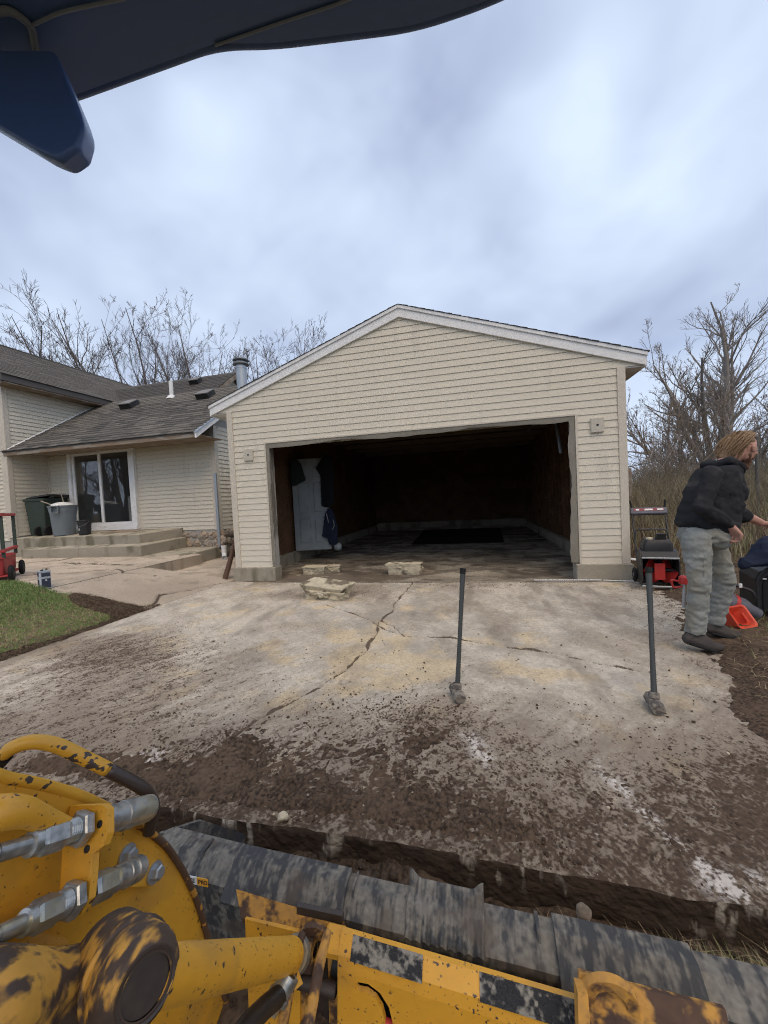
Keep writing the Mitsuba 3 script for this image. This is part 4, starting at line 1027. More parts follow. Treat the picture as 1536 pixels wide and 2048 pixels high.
put('trench_grass', blades(b, rg.uniform(0.04, 0.15, len(b)), rg.uniform(0.4, 1.6, len(b)), rg.uniform(0.002, 0.004, len(b)), 147, 4, 0.4), 'blade_straw', kind='stuff', label='torn dry grass in the trench at the right')
b, rg = scatter(900, 1.2, 2.1, -4.98, -4.74, lambda x, y: ss(0.45, 0.6, nz(x, y, 5, 145)), trench_z, 148)
put('trench_weeds', blades(b, rg.uniform(0.04, 0.12, len(b)), rg.uniform(0.4, 1.6, len(b)), rg.uniform(0.002, 0.004, len(b)), 149, 4, 0.4), 'blade_olive', kind='stuff', label='torn olive grass in the trench at the right')
k = thing('stone', 'pale stone lying in the trench in front of the bucket', 'stone'); put('lump', move(rock(61, (0.045, 0.04, 0.060), 0.6), (1.288, -4.766, -0.030)), 'field_stone', True, parent=k)
k = thing('stone', 'white chip of rock on the slab edge above the bucket end', 'stone'); put('lump', move(rock(62, (0.045, 0.04, 0.035), 0.6), (0.17, -4.63, 0.015)), 'broken_concrete', True, parent=k)
# ------------------------------------------------------------------ things in the garage
def f_door(p, n, uv):
    return C3(0.25, 0.28, 0.29) * (0.75 + 0.4 * fbm(p.x * 5, p.y * 5, p.z * 5, 4))


mat('door_paint', proc(f_door), 0.5)
DR = put('door', move(cbox(0, 0.80, -0.02, 0.02, 0, 2.06, 0.004), (-2.95, 1.92, 0.25), rz=0.30), 'door_paint', parent=G, label='pale six panel door swung open into the garage')
for i, (z0, z1) in enumerate([(0.18, 0.72), (0.86, 1.52), (1.64, 1.88)]):
    for x0 in (0.12, 0.46):
        b = hexa([(x0, -0.021, z0), (x0 + 0.24, -0.021, z0), (x0 + 0.22, -0.031, z0 + 0.02), (x0 + 0.02, -0.031, z0 + 0.02), (x0, -0.021, z1), (x0 + 0.24, -0.021, z1), (x0 + 0.22, -0.031, z1 - 0.02), (x0 + 0.02, -0.031, z1 - 0.02)])
        fr = cat([box(x0 - 0.012, x0 + 0.252, -0.026, -0.0205, z, z + 0.012) for z in (z0 - 0.012, z1)] + [box(x, x + 0.012, -0.026, -0.0205, z0, z1) for x in (x0 - 0.012, x0 + 0.24)])
        put('door_panel', move(cat([b, fr]), (-2.95, 1.92, 0.25), rz=0.30), 'door_paint', parent=DR)


def cloth(outline, at, rz, seed, thick=0.10, fold=0.02):
    """a hung garment: an outline in its own plane filled with a puffed, creased sheet"""
    from shapely.geometry import Polygon, Point
    import shapely
    poly = Polygon(outline); x0, y0, x1, y1 = poly.bounds; st = (y1 - y0) / 46
    X, Z = np.meshgrid(np.arange(x0, x1 + st, st), np.arange(y0, y1 + st, st)); P = np.c_[X.ravel(), Z.ravel()]
    inside = shapely.contains_xy(poly.buffer(st * 0.6), P[:, 0], P[:, 1]); d = shapely.distance(poly.exterior, shapely.points(P)) * inside
    near = np.array([q.coords[0] for q in shapely.line_interpolate_point(poly.exterior, shapely.line_locate_point(poly.exterior, shapely.points(P)))])
    P[~shapely.contains_xy(poly, P[:, 0], P[:, 1])] = near[~shapely.contains_xy(poly, P[:, 0], P[:, 1])]
    h = thick * np.sqrt(np.clip(d / (0.32 * (x1 - x0)), 0, 1)) * 0.5; cr = fold * (meshkit.fbm(np.c_[P[:, 0] * 16, P[:, 1] * 3.5, P[:, 0] * 0 + seed], 3, seed) - 0.5) * 2 * np.clip(d / 0.03, 0, 1)
    ny, nx = X.shape; a = (np.arange(ny - 1)[:, None] * nx + np.arange(nx - 1)).ravel(); f = np.stack([a, a + 1, a + nx + 1, a + nx], 1); f = f[inside[f].all(1)]
    v1 = np.c_[P[:, 0], -h + cr, P[:, 1]]; v2 = np.c_[P[:, 0], h + cr, P[:, 1]]
    m = mesh(np.vstack([v1, v2]), np.vstack([f, f[:, ::-1] + len(P)])); m.remove_unreferenced_vertices()
    return move(m, at, rz=rz)


for nm, c in dict(cloth_navy=(0.018, 0.024, 0.045), cloth_green=(0.025, 0.036, 0.034), cloth_black=(0.012, 0.013, 0.016)).items():
    mat(nm, c, 0.9, spec=0.15)
k = thing('jacket', 'dark green jacket hanging from the upper corner of the garage door', 'jacket'); put('body', cloth([(0, 0.08), (0.06, 0), (0.34, 0.12), (0.25, 0.5), (0.16, 0.62), (0.02, 0.6)], (-2.93, 1.80, 1.70), 0.3, 3), 'cloth_green', True, parent=k)
k = thing('jacket', 'long black coat hanging down the free edge of the garage door', 'jacket'); put('body', cloth([(0.02, 0.05), (0.2, 0), (0.3, 0.1), (0.34, 0.9), (0.3, 1.18), (0.16, 1.22), (0.06, 1.1), (-0.06, 0.9), (0.03, 0.7)], (-2.34, 2.02, 1.18), 0.3, 4), 'cloth_black', True, parent=k)
k = thing('jacket', 'navy jacket with pale straps hung low on the garage door handle', 'jacket'); put('body', cloth([(0.0, 0.22), (0.12, 0.16), (0.15, 0.02), (0.34, 0), (0.36, 0.45), (0.27, 0.8), (0.17, 0.84), (0.09, 0.72)], (-2.34, 2.0, 0.34), 0.3, 5), 'cloth_navy', True, parent=k)
put('strap', tube(bend([(-2.20, 1.97, 1.08), (-2.17, 1.955, 0.98), (-2.15, 1.96, 0.86)], 0.05), 0.010, 6), 'room_furniture', True, parent=k)
put('strap', tube(bend([(-2.06, 2.0, 0.92), (-2.02, 1.99, 0.80), (-2.08, 2.0, 0.70)], 0.06), 0.008, 6), 'room_furniture', True, parent=k)
k = thing('door_handle_bag', 'small pale bag on the curb under the garage door', 'bag'); put('body', move(rock(71, (0.2, 0.16, 0.18), 0.25), (-2.02, 2.12, 0.30)), 'door_paint', True, parent=k)
mat('mat_rubber', (0.016, 0.014, 0.013), 0.8)
k = thing('floor_mat', 'black rubber mat on the garage floor', 'mat'); put('sheet', hexa([(-0.74, 4.53, 0.012), (1.74, 4.57, 0.012), (1.92, 9.0, 0.012), (-0.97, 9.1, 0.012), (-0.74, 4.53, 0.022), (1.74, 4.57, 0.022), (1.92, 9.0, 0.022), (-0.97, 9.1, 0.022)]), 'mat_rubber', parent=k)
k = thing('lumber', 'pale plank lying along the back wall of the garage', 'plank'); put('plank', cbox(-1.9, 2.2, 9.16, 9.3, 0.01, 0.09), 'weathered_wood', parent=k)
k = thing('door_track', 'curved overhead door track hanging under the garage roof at the right', 'track'); put('rail', tube(bend([(2.36, 0.5, 1.9), (2.36, 0.8, 2.55), (2.36, 1.4, 2.75), (2.36, 4.0, 2.8)], 0.5), 0.025, 6), 'galvanised', parent=k)

# ------------------------------------------------------------------ broken concrete on the slab


def chunk(seed, size, rough=0.06, shear=0.0):
    m = tc.box(extents=size)
    for _ in range(5): m = m.subdivide()
    v = m.vertices; s = np.asarray(size); q = v / s * 2
    flat = (q[:, 2] > 0.97)[:, None]
    o = (meshkit.fbm(v * 13 + seed * 3.7, 4, seed)[:, None] - 0.5) * rough + (meshkit.fbm(v * 40 + seed, 3, seed + 5)[:, None] - 0.5) * rough * 0.5
    nrm = v / (np.linalg.norm(v, axis=1, keepdims=True) + 1e-6)
    v = v + nrm * o * np.where(flat, 0.25, 1.6); v[:, :2] *= (1 - 0.28 * (0.5 - q[:, 2:] / 2) * (meshkit.noise(v * 5 + seed, seed)[:, None])); v[:, 0] += shear * q[:, 1] * 0.1
    m.vertices = v; return m


def lump_thing(label, parts):
    k = thing('concrete_chunk', label, 'concrete chunk', 'broken concrete chunks on the driveway')
    for m in parts: put('piece' if len(parts) > 1 else 'block', m, 'broken_concrete', True, parent=k)


lump_thing('long broken concrete curb piece just inside the opening, nearest the left pier', [move(chunk(1, (0.46, 0.30, 0.14)), (-1.93, 0.62, 0.065), rz=0.05), move(chunk(2, (0.26, 0.25, 0.12), 0.08), (-1.63, 0.78, 0.055), rz=0.25)])
lump_thing('squared broken concrete block alone in the middle of the garage entrance', [move(chunk(3, (0.62, 0.22, 0.20)), (-0.22, 0.50, 0.095), rz=-0.02)])
lump_thing('large tilted slab of broken concrete lying on the driveway in front of the opening', [move(chunk(4, (0.66, 0.24, 0.12), 0.025, 0.5), (-1.0, -1.12, 0.150), rz=-0.16, rx=0.30, ry=0.08), move(chunk(5, (0.60, 0.24, 0.14), 0.10), (-1.0, -1.14, 0.055), rz=-0.12, rx=0.1, ry=0.05)])
k = thing('trim_strip', 'thin white plastic strip lying along the foot of the right pier', 'strip')
put('strip', cat([box(1.82, 2.72, -0.085, -0.062, 0.012, 0.024), hexa([(2.74, -0.10, 0.012), (3.12, -0.16, 0.012), (3.12, -0.14, 0.012), (2.74, -0.07, 0.012), (2.74, -0.10, 0.02), (3.12, -0.16, 0.02), (3.12, -0.14, 0.02), (2.74, -0.07, 0.02)])]), 'pipe_white', parent=k)

# ------------------------------------------------------------------ sledgehammers
mat('handle_grey', (0.050, 0.054, 0.052), 0.5)


def f_head(p, n, uv):
    return mix(C3(0.22, 0.195, 0.165), C3(0.10, 0.09, 0.08), smoothstep(0.4, 0.6, fbm(p.x * 45, p.y * 45, p.z * 45, 4)))


bumped('dusty_steel', proc(f_head), proc(lambda p, n, uv: 0.002 * fbm(p.x * 90, p.y * 90, p.z * 90, 3)), 1.0, 0.85, spec=0.25)


def sledge(base, top, ang, label):
    base, top = np.asarray(base, float), np.asarray(top, float)
    k = thing('sledgehammer', label, 'sledgehammer', 'sledgehammers standing on the driveway')
    ax = np.array([math.cos(ang), math.sin(ang), 0.12]); c = base + np.array([0, 0, 0.042]); L = 0.072
    put('head', lathe([(0.0, -L), (0.032, -L), (0.040, -L + 0.010), (0.040, -L * 0.5), (0.033, -L * 0.3), (0.036, 0), (0.033, L * 0.3), (0.040, L * 0.5), (0.040, L - 0.010), (0.032, L), (0.0, L)], c, ax, 8), 'dusty_steel', 25, parent=k)
    d = top - c; s = np.linspace(0, 1, 9); pth = c + d * s[:, None]
    put('handle', tube(pth, [0.017, 0.016, 0.0145, 0.014, 0.014, 0.0145, 0.0155, 0.017, 0.0175], 12), 'handle_grey', 40, parent=k)
    put('grip_cap', lathe([(0.0185, -0.03), (0.0205, -0.005), (0.020, 0.008), (0.0, 0.010)], top, d, 12), 'black_rubber', 40, parent=k)
    put('collar', lathe([(0.030, 0.030), (0.027, 0.055), (0.019, 0.062)], c, d, 10), 'dusty_steel', True, parent=k)


sledge((0.845, -3.560, 0.000), (0.911, -3.410, 0.818), 1.9, 'long handled sledgehammer standing upright in the middle of the driveway')
sledge((1.986, -3.532, 0.000), (2.054, -3.328, 0.800), 1.5, 'long handled sledgehammer standing upright nearest the man')

# ------------------------------------------------------------------ by the house
mat('bin_green', (0.030, 0.045, 0.036), 0.5)
mat('can_grey', (0.150, 0.175, 0.190), 0.5)


def rbox(sx, sy, r, n=5):
    """a rounded rectangle outline"""
    o = []
    for cx, cy, a0 in ((sx - r, sy - r, 0), (r - sx, sy - r, 90), (r - sx, r - sy, 180), (sx - r, r - sy, 270)):
        for t in np.linspace(0, 90, n): o.append((cx + r * math.cos(math.radians(a0 + t)), cy + r * math.sin(math.radians(a0 + t))))
    return np.array(o)


def loft(rings, cap0=True, cap1=True):
    n = len(rings[0]); v = np.vstack(rings); f = []; i = np.arange(n); j = (i + 1) % n
    for k in range(len(rings) - 1):
        f += [np.stack([k * n + i, k * n + j, (k + 1) * n + j], 1), np.stack([k * n + i, (k + 1) * n + j, (k + 1) * n + i], 1)]
    for on, k in ((cap0, 0), (cap1, len(rings) - 1)):
        if on:
            c = len(v); v = np.vstack([v, rings[k].mean(0)]); f.append(np.stack([k * n + (j if k == 0 else i), k * n + (i if k == 0 else j), 0 * i + c], 1))
    return trimesh.Trimesh(v, np.vstack(f), process=False)


def ring(o, z, s=1.0, c=(0, 0)):
    return np.c_[o * s + np.asarray(c), np.full(len(o), z)]


B = thing('wheeled_bin', 'dark green wheeled bin in the corner of the stoop behind the grey can', 'bin')
o = rbox(0.29, 0.33, 0.06); P0 = (-9.86, 1.72, 0.845)
put('body', move(loft([ring(o, 0.0, 0.76), ring(o, 0.03, 0.80), ring(o, 0.86, 0.97), ring(o, 0.87, 1.04), ring(o, 0.93, 1.05), ring(o, 0.93, 0.98), ring(o, 0.5, 0.9)], True, False), P0, rz=0.12), 'bin_green', 35, parent=B)
put('lid', move(loft([ring(o, 0.0, 1.07), ring(o, 0.03, 1.06), ring(o, 0.055, 0.8)]), (P0[0] + 0.05, P0[1] + 0.06, 1.80), rz=0.12, ry=-0.10), 'black_plastic', 35, parent=B)
put('handle', tube(bend([(-9.50, 1.55, 1.78), (-9.36, 1.53, 1.80), (-9.36, 1.95, 1.80), (-9.50, 1.97, 1.78)], 0.05), 0.016, 8), 'black_plastic', True, parent=B)
for dx in (-0.03, 0.28):
    put('wheel', lathe([(0.0, -0.03), (0.10, -0.03), (0.115, -0.015), (0.115, 0.015), (0.10, 0.03), (0.0, 0.03)], (-9.72 + dx, 1.43, 0.955), (1, 0.12, 0), 20), 'black_rubber', 30, parent=B)

CN = thing('trash_can', 'round grey plastic trash can overfilled with a pale bag on the stoop', 'trash can'); c0 = (-8.98, 1.48, 0.825)
an = np.arange(48) * 2 * np.pi / 48; rr = lambda r, amp=0.0: np.c_[np.cos(an), np.sin(an)] * (r * (1 + amp * np.sign(np.sin(an * 6)) * 0.5))[:, None] if amp else np.c_[np.cos(an), np.sin(an)] * r
put('body', move(loft([ring(rr(0.215), 0), ring(rr(0.225), 0.02), ring(rr(0.262, 0.016), 0.50), ring(rr(0.272, 0.016), 0.58), ring(rr(0.282), 0.60), ring(rr(0.285), 0.69), ring(rr(0.30), 0.70), ring(rr(0.305), 0.735), ring(rr(0.285), 0.74), ring(rr(0.27), 0.6)], True, False), c0), 'can_grey', 30, parent=CN)
for a in (-1.15, 1.99):
    q = move(cat([cbox(0.285, 0.35, -0.085, -0.062, 0.55, 0.735), cbox(0.285, 0.35, 0.062, 0.085, 0.55, 0.735), cbox(0.32, 0.355, -0.085, 0.085, 0.55, 0.575), cbox(0.285, 0.36, -0.085, 0.085, 0.71, 0.735)]), c0, rz=a); put('handle', q, 'can_grey', parent=CN)
bg = rock(81, (0.5, 0.48, 0.30), 0.25, 3); k = thing('trash_bag', 'pale plastic bag bulging out of the grey trash can', 'bag'); put('bag', move(bg, (-8.98, 1.48, 1.50)), 'pipe_white', True, parent=k)
k = thing('litter_stick', 'pale stick poking out of the grey trash can', 'stick'); put('stick', tube([(-9.0, 1.45, 1.5), (-9.42, 1.30, 1.70)], 0.012, 6), 'chip_pale', parent=k)
put('twig', tube([(-9.05, 1.6, 1.5), (-9.10, 1.55, 1.86)], 0.008, 6), 'chip_pale', parent=k)
PA = thing('pail', 'small black pail with a wire handle in front of the patio door', 'pail'); p0 = (-8.27, 1.42, 0.823)
put('body', lathe([(0.0, 0), (0.115, 0), (0.12, 0.01), (0.138, 0.27), (0.15, 0.27), (0.15, 0.285), (0.14, 0.29), (0.145, 0.33), (0.152, 0.34), (0.146, 0.35), (0.135, 0.34), (0.11, 0.03), (0.0, 0.03)], p0, (0, 0, 1), 28), 'black_plastic', 30, parent=PA)
put('wire_handle', tube(bend([(-8.42, 1.42, 1.14), (-8.44, 1.28, 1.06), (-8.27, 1.24, 1.02), (-8.10, 1.28, 1.06), (-8.12, 1.42, 1.14)], 0.08), 0.004, 6), 'grey_steel', True, parent=PA)
put('label_patch', box(-8.30, -8.255, 1.285, 1.292, 0.93, 0.985), 'room_furniture', parent=PA)
k = thing('door_mat', 'thin brown mat on the stoop in front of the right door panel', 'mat'); put('sheet', hexa([(-7.95, 1.55, 0.83), (-7.0, 1.62, 0.834), (-7.0, 2.0, 0.858), (-7.95, 2.0, 0.858), (-7.95, 1.55, 0.842), (-7.0, 1.62, 0.846), (-7.0, 2.0, 0.87), (-7.95, 2.0, 0.87)]), 'weathered_wood', parent=k)
# paint tin
mat('tin', (0.40, 0.44, 0.49), 0.35, metal=0.4); mat('tin_dark', (0.025, 0.032, 0.055), 0.5); mat('tin_pale', (0.55, 0.58, 0.62), 0.5)
TN = thing('paint_tin', 'small rectangular metal tin with dark label on the walk by the lawn', 'tin'); at = (-4.934, -1.897, 0.310)
tb = lambda *a: move(box(*a), at, rz=-0.38)
put('body', move(cbox(-0.082, 0.082, -0.055, 0.055, 0.004, 0.236, 0.006), at, rz=-0.38), 'tin', parent=TN)
put('rim', cat([tb(-0.086, 0.086, -0.059, 0.059, 0.0, 0.008), tb(-0.086, 0.086, -0.059, 0.059, 0.232, 0.240)]), 'tin', parent=TN)
for q in [(-0.074, 0.01, -0.0575, -0.0552, 0.012, 0.045), (-0.066, 0.0, -0.0575, -0.0552, 0.052, 0.122), (-0.074, 0.004, -0.0575, -0.0552, 0.172, 0.184), (-0.074, 0.004, -0.0575, -0.0552, 0.190, 0.202), (-0.074, 0.004, -0.0575, -0.0552, 0.208, 0.220), (0.024, 0.078, -0.0575, -0.0552, 0.012, 0.045)]:
    put('label_print', tb(*q), 'tin_dark', parent=TN)
for q in [(0.0825, 0.0845, -0.048, 0.048, 0.012, 0.14), (0.0825, 0.0845, -0.048, 0.048, 0.17, 0.222)]:
    put('label_print', tb(*q), 'tin_dark', parent=TN)
for q in [(0.026, 0.07, -0.0578, -0.0552, 0.06, 0.215), (0.0826, 0.0852, -0.012, 0.010, 0.11, 0.128)]:
    put('label_print', tb(*q), 'tin_pale', parent=TN)
put('cap', move(tc.cylinder(radius=0.02, height=0.02), np.array(at) + (-0.045, 0.012, 0.248)), 'black_plastic', 30, parent=TN)
put('carry_handle', move(tube(bend([(-0.01, 0, 0.24), (-0.005, 0, 0.262), (0.062, 0, 0.262), (0.066, 0, 0.24)], 0.012), 0.005, 8), at, rz=-0.38), 'tin', True, parent=TN)
# white drain elbow, leaning board
k = thing('drain_elbow', 'white plastic drain elbow standing between house and garage', 'pipe'); put('elbow', tube(bend([(-4.76, 1.86, 0.42), (-4.76, 1.86, 0.20), (-4.68, 1.74, 0.15)], 0.1), [0.055] * 3 + [0.052] * 5, 16, caps=False), 'pipe_white', True, parent=k)
put('collar', lathe([(0.062, 0.0), (0.062, 0.06), (0.05, 0.06)], (-4.76, 1.86, 0.36), (0, 0, 1), 18), 'pipe_white', 30, parent=k)
mat('rust_brown', (0.10, 0.055, 0.036), 0.85)
k = thing('board', 'rusty brown board leaning on the left corner of the garage', 'board'); put('plank', hexa([(-3.55, 0.10, 0.02), (-3.42, 0.02, 0.02), (-3.40, 0.05, 0.02), (-3.53, 0.13, 0.02), (-3.215, 0.25, 0.90), (-3.20, 0.12, 0.90), (-3.19, 0.13, 0.90), (-3.205, 0.27, 0.90)]), 'rust_brown', parent=k)

# red garden cart at the left edge
mat('cart_red', (0.34, 0.035, 0.035), 0.55); mat('cart_green', (0.035, 0.050, 0.038), 0.6)
CT = thing('garden_cart', 'red garden cart with dark stakes and red rails at the left photo edge', 'cart')
CA, CB = -0.72, np.array([-6.80, -0.98, 0.335]); pc = lambda m: move(m, CB, rz=CA)
put('tub', pc(loft([ring(rbox(0.5, 0.24, 0.04), 0.10, 0.93, (0.5, -0.26)), ring(rbox(0.5, 0.24, 0.04), 0.125, 0.96, (0.5, -0.26)), ring(rbox(0.5, 0.24, 0.04), 0.36, 1.0, (0.5, -0.26)), ring(rbox(0.5, 0.24, 0.04), 0.365, 1.05, (0.5, -0.26)), ring(rbox(0.5, 0.24, 0.04), 0.385, 1.05, (0.5, -0.26)), ring(rbox(0.5, 0.24, 0.04), 0.38, 0.97, (0.5, -0.26)), ring(rbox(0.5, 0.24, 0.04), 0.15, 0.92, (0.5, -0.26))], True, True)), 'cart_red', 30, parent=CT)
put('base_flange', pc(cbox(-0.02, 1.02, -0.54, 0.02, 0.085, 0.105)), 'cart_red', parent=CT)
for x, y in ((0.03, -0.02), (0.97, -0.02), (0.03, -0.5), (0.97, -0.5)):
    put('stake', pc(cbox(x - 0.022, x + 0.022, y - 0.022, y + 0.022, 0.37, 1.02)), 'cart_green', parent=CT)
for z in (0.46, 1.02):
    for y in (-0.02, -0.5):
        put('rail', pc(cbox(-0.03, 1.03, y - 0.028, y + 0.028, z, z + 0.045)), 'cart_red', parent=CT)
for x in (0.06, 0.92):
    for y in (0.045, -0.565):
        w = put('wheel', pc(lathe([(0.05, -0.03), (0.105, -0.03), (0.125, -0.01), (0.125, 0.01), (0.105, 0.03), (0.05, 0.03)], (x, y, 0.125), (0, 1, 0), 26)), 'black_rubber', 30, parent=CT)
        put('hub', pc(lathe([(0.0, -0.032), (0.05, -0.028), (0.05, 0.028), (0.0, 0.032)], (x, y, 0.125), (0, 1, 0), 16)), 'cart_green', 30, parent=w)
put('pull_handle', pc(tube(bend([(1.0, -0.26, 0.12), (1.25, -0.26, 0.16), (1.7, -0.26, 0.75)], 0.1), 0.014, 8)), 'cart_green', True, parent=CT)
k = thing('hose_hook', 'dark curled metal hook on the wing wall above the garden cart', 'hook')
put('hook', tube(bend([(-10.62, 1.16, 1.42), (-10.62, 1.02, 1.52), (-10.72, 0.98, 1.42), (-10.84, 1.0, 1.24), (-10.95, 1.05, 1.16)], 0.06), 0.03, 8), 'black_metal', True, parent=k)

# ------------------------------------------------------------------ right of the driveway
mat('auger_red', (0.42, 0.030, 0.025), 0.45); mat('console_grey', (0.10, 0.10, 0.12), 0.5); mat('console_red', (0.24, 0.05, 0.06), 0.5)
SB = thing('snow_blower', 'black snow blower with red auger paddles and a tall handle beside the garage corner', 'snow blower')
SP = np.array([3.27, -0.45, 0.03])


def ps(m):
    m = m.copy(); m.apply_scale((0.80, 0.9, 0.96)); return move(m, SP, rz=-0.20)


# own axes: the auger mouth looks along -y, x is across
prof = [(0.10, 0.02), (-0.16, 0.02), (-0.22, 0.10), (-0.20, 0.36), (-0.12, 0.47), (0.06, 0.49), (0.16, 0.40), (0.18, 0.12)]
for x in (-0.25, 0.235):
    put('side_plate', ps(extrude([(x, y, z) for y, z in prof], (0.015, 0, 0))), 'black_plastic', parent=SB)
bk = np.array([(0.02, 0.02), (0.10, 0.02), (0.18, 0.12), (0.16, 0.40), (0.06, 0.49), (-0.12, 0.47), (-0.20, 0.40), (-0.19, 0.385), (-0.11, 0.45), (0.05, 0.47), (0.14, 0.39), (0.16, 0.13), (0.09, 0.035), (0.02, 0.035)])
put('housing', ps(extrude(np.c_[np.full(len(bk), -0.235), bk], (0.47, 0, 0))), 'black_plastic', parent=SB)
put('scraper_bar', ps(cbox(-0.25, 0.25, -0.20, -0.16, 0.005, 0.03)), 'galvanised', parent=SB)
put('top_edge', ps(cbox(-0.245, 0.245, -0.222, -0.196, 0.385, 0.405)), 'galvanised', parent=SB)
put('auger_shaft', ps(tube([(-0.235, -0.02, 0.21), (0.235, -0.02, 0.21)], 0.02, 10)), 'black_metal', parent=SB)
for s in (-1, 1):
    for ph in (0.0, math.pi):
        t = np.linspace(0, 1, 22); v = []
        for r0 in (0.03, 0.165):
            a = ph + s * t * 2.3; v.append(np.c_[s * (0.225 - t * 0.19), -0.02 + r0 * np.cos(a), 0.21 + r0 * np.sin(a)])
        v = np.vstack(v); n = 22; q = np.arange(n - 1); m = mesh(np.vstack([v, v + (0.010, 0, 0)]), np.vstack([np.stack([q, q + 1, q + 1 + n, q + n], 1), np.stack([q, q + n, q + 1 + n, q + 1], 1) + 2 * n, np.stack([q + n, q + n + 1, q + 3 * n + 1, q + 3 * n], 1)]))
        put('auger_paddle', ps(m), 'auger_red', True, parent=SB)
put('auger_plate', ps(cbox(-0.07, 0.07, -0.15, -0.14, 0.10, 0.32)), 'auger_red', parent=SB)
put('engine_cover', ps(loft([ring(rbox(0.2, 0.16, 0.05), 0.46, 1.0, (0, 0.06)), ring(rbox(0.2, 0.16, 0.05), 0.56, 1.02, (0, 0.06)), ring(rbox(0.2, 0.16, 0.05), 0.62, 0.8, (0, 0.06))])), 'black_plastic', 35, parent=SB)
put('chute', ps(loft([ring(rbox(0.07, 0.06, 0.02), 0.60, 1.0, (0.05, 0.0)), ring(rbox(0.07, 0.06, 0.02), 0.70, 0.9, (0.05, -0.03))])), 'black_plastic', 35, parent=SB)
put('fuel_cap', ps(lathe([(0.0, 0.03), (0.045, 0.025), (0.05, 0.0)], (-0.09, 0.02, 0.62), (0, 0, 1), 16)), 'broken_concrete', True, parent=SB)
for x in (-0.275, 0.275):
    w = put('wheel', ps(lathe([(0.04, -0.025), (0.085, -0.025), (0.098, -0.01), (0.098, 0.01), (0.085, 0.025), (0.04, 0.025)], (x, 0.22, 0.098), (1, 0, 0), 24)), 'black_rubber', 30, parent=SB)
    put('hub', ps(lathe([(0.0, -0.028), (0.04, -0.02), (0.04, 0.02), (0.0, 0.028)], (x, 0.22, 0.098), (1, 0, 0), 14)), 'galvanised', 30, parent=w)
for x in (-0.24, 0.24):
    put('handle_tube', ps(tube(bend([(x, 0.16, 0.20), (x, 0.36, 0.62), (x, 0.56, 1.05)], 0.2), 0.0125, 8)), 'black_metal', True, parent=SB)
put('handle_bar', ps(tube(bend([(-0.24, 0.34, 0.60), (-0.22, 0.36, 0.72), (0.22, 0.36, 0.72), (0.24, 0.34, 0.60)], 0.05), 0.0125, 8)), 'black_metal', True, parent=SB)
put('grip', ps(tube([(-0.24, 0.55, 1.03), (-0.26, 0.58, 1.13)], 0.016, 8)), 'black_rubber', True, parent=SB)
put('grip', ps(tube([(0.24, 0.55, 1.03), (0.26, 0.58, 1.13)], 0.016, 8)), 'black_rubber', True, parent=SB)
cs = put('console', ps(move(cbox(-0.27, 0.27, -0.05, 0.03, 0.0, 0.10, 0.012), (0, 0.52, 0.92), rx=-0.4)), 'console_grey', parent=SB)
put('console_sticker', ps(move(box(-0.22, 0.22, -0.053, -0.0505, 0.045, 0.085), (0, 0.52, 0.92), rx=-0.4)), 'console_red', parent=cs)
for x0, x1 in ((-0.19, -0.14), (-0.06, 0.06), (0.12, 0.21)):
    put('sticker_print', ps(move(box(x0, x1, -0.0555, -0.0532, 0.052, 0.076), (0, 0.52, 0.92), rx=-0.4)), 'pipe_white', parent=cs)
k = thing('trim_flashing', 'white scrap of flashing sticking out behind the garage corner', 'scrap'); put('scrap', hexa([(3.13, 0.3, 0.245), (3.45, 0.35, 0.20), (3.45, 0.5, 0.20), (3.13, 0.5, 0.245), (3.13, 0.3, 0.26), (3.45, 0.35, 0.21), (3.45, 0.5, 0.21), (3.13, 0.5, 0.26)]), 'pipe_white', parent=k)
# small red tool with a silver shaft behind the man
k = thing('trimmer', 'small red tool head on a silver shaft standing left of the man', 'garden tool'); b = np.array((2.950, -1.773, 0.165)); t = np.array((2.963, -1.762, 0.370))
put('shaft', tube([b - (0, 0, 0.05), t], 0.014, 10), 'galvanised', True, parent=k)
put('motor', lathe([(0.0, -0.03), (0.04, -0.025), (0.047, 0.0), (0.045, 0.04), (0.03, 0.055), (0.0, 0.06)], t, t - b, 18), 'auger_red', 30, parent=k)
put('trigger_frame', tube(bend([t + (-0.03, 0, 0.0), t + (-0.12, -0.02, 0.02), t + (-0.10, -0.02, -0.06), t + (-0.02, 0, -0.05)], 0.02), 0.010, 8), 'auger_red', True, parent=k)
# leaf blower and scoop between the man and the bin
k = thing('leaf_blower', 'dark grey blower with a red band on the grass behind the man', 'leaf blower'); a, c = np.array((3.202, -1.917, 0.232)), np.array((3.414, -1.922, 0.134))
put('body', lathe([(0.0, 0.0), (0.06, 0.01), (0.085, 0.05), (0.085, 0.15), (0.06, 0.22), (0.045, 0.30), (0.0, 0.30)], a, c - a, 22), 'console_grey', 30, parent=k)
put('band', lathe([(0.087, 0.06), (0.089, 0.065), (0.089, 0.085), (0.087, 0.09)], a, c - a, 22), 'auger_red', True, parent=k)
put('handle', tube(bend([a + (0.02, 0, 0.07), a + (0.06, 0, 0.15), a + (0.2, -0.05, 0.10), a + (0.22, -0.05, 0.03)], 0.05), 0.014, 8), 'black_plastic', True, parent=k)
put('switch', move(cbox(-0.012, 0.012, -0.01, 0.01, 0, 0.04), a + (0.12, -0.03, 0.12)), 'pipe_white', parent=k)
mat('scoop_red', (0.62, 0.075, 0.035), 0.5)
sc = np.array((3.190, -2.030, -0.001)); k = thing('plastic_scoop', 'orange red plastic scoop lying open on the grass by the boots', 'scoop')
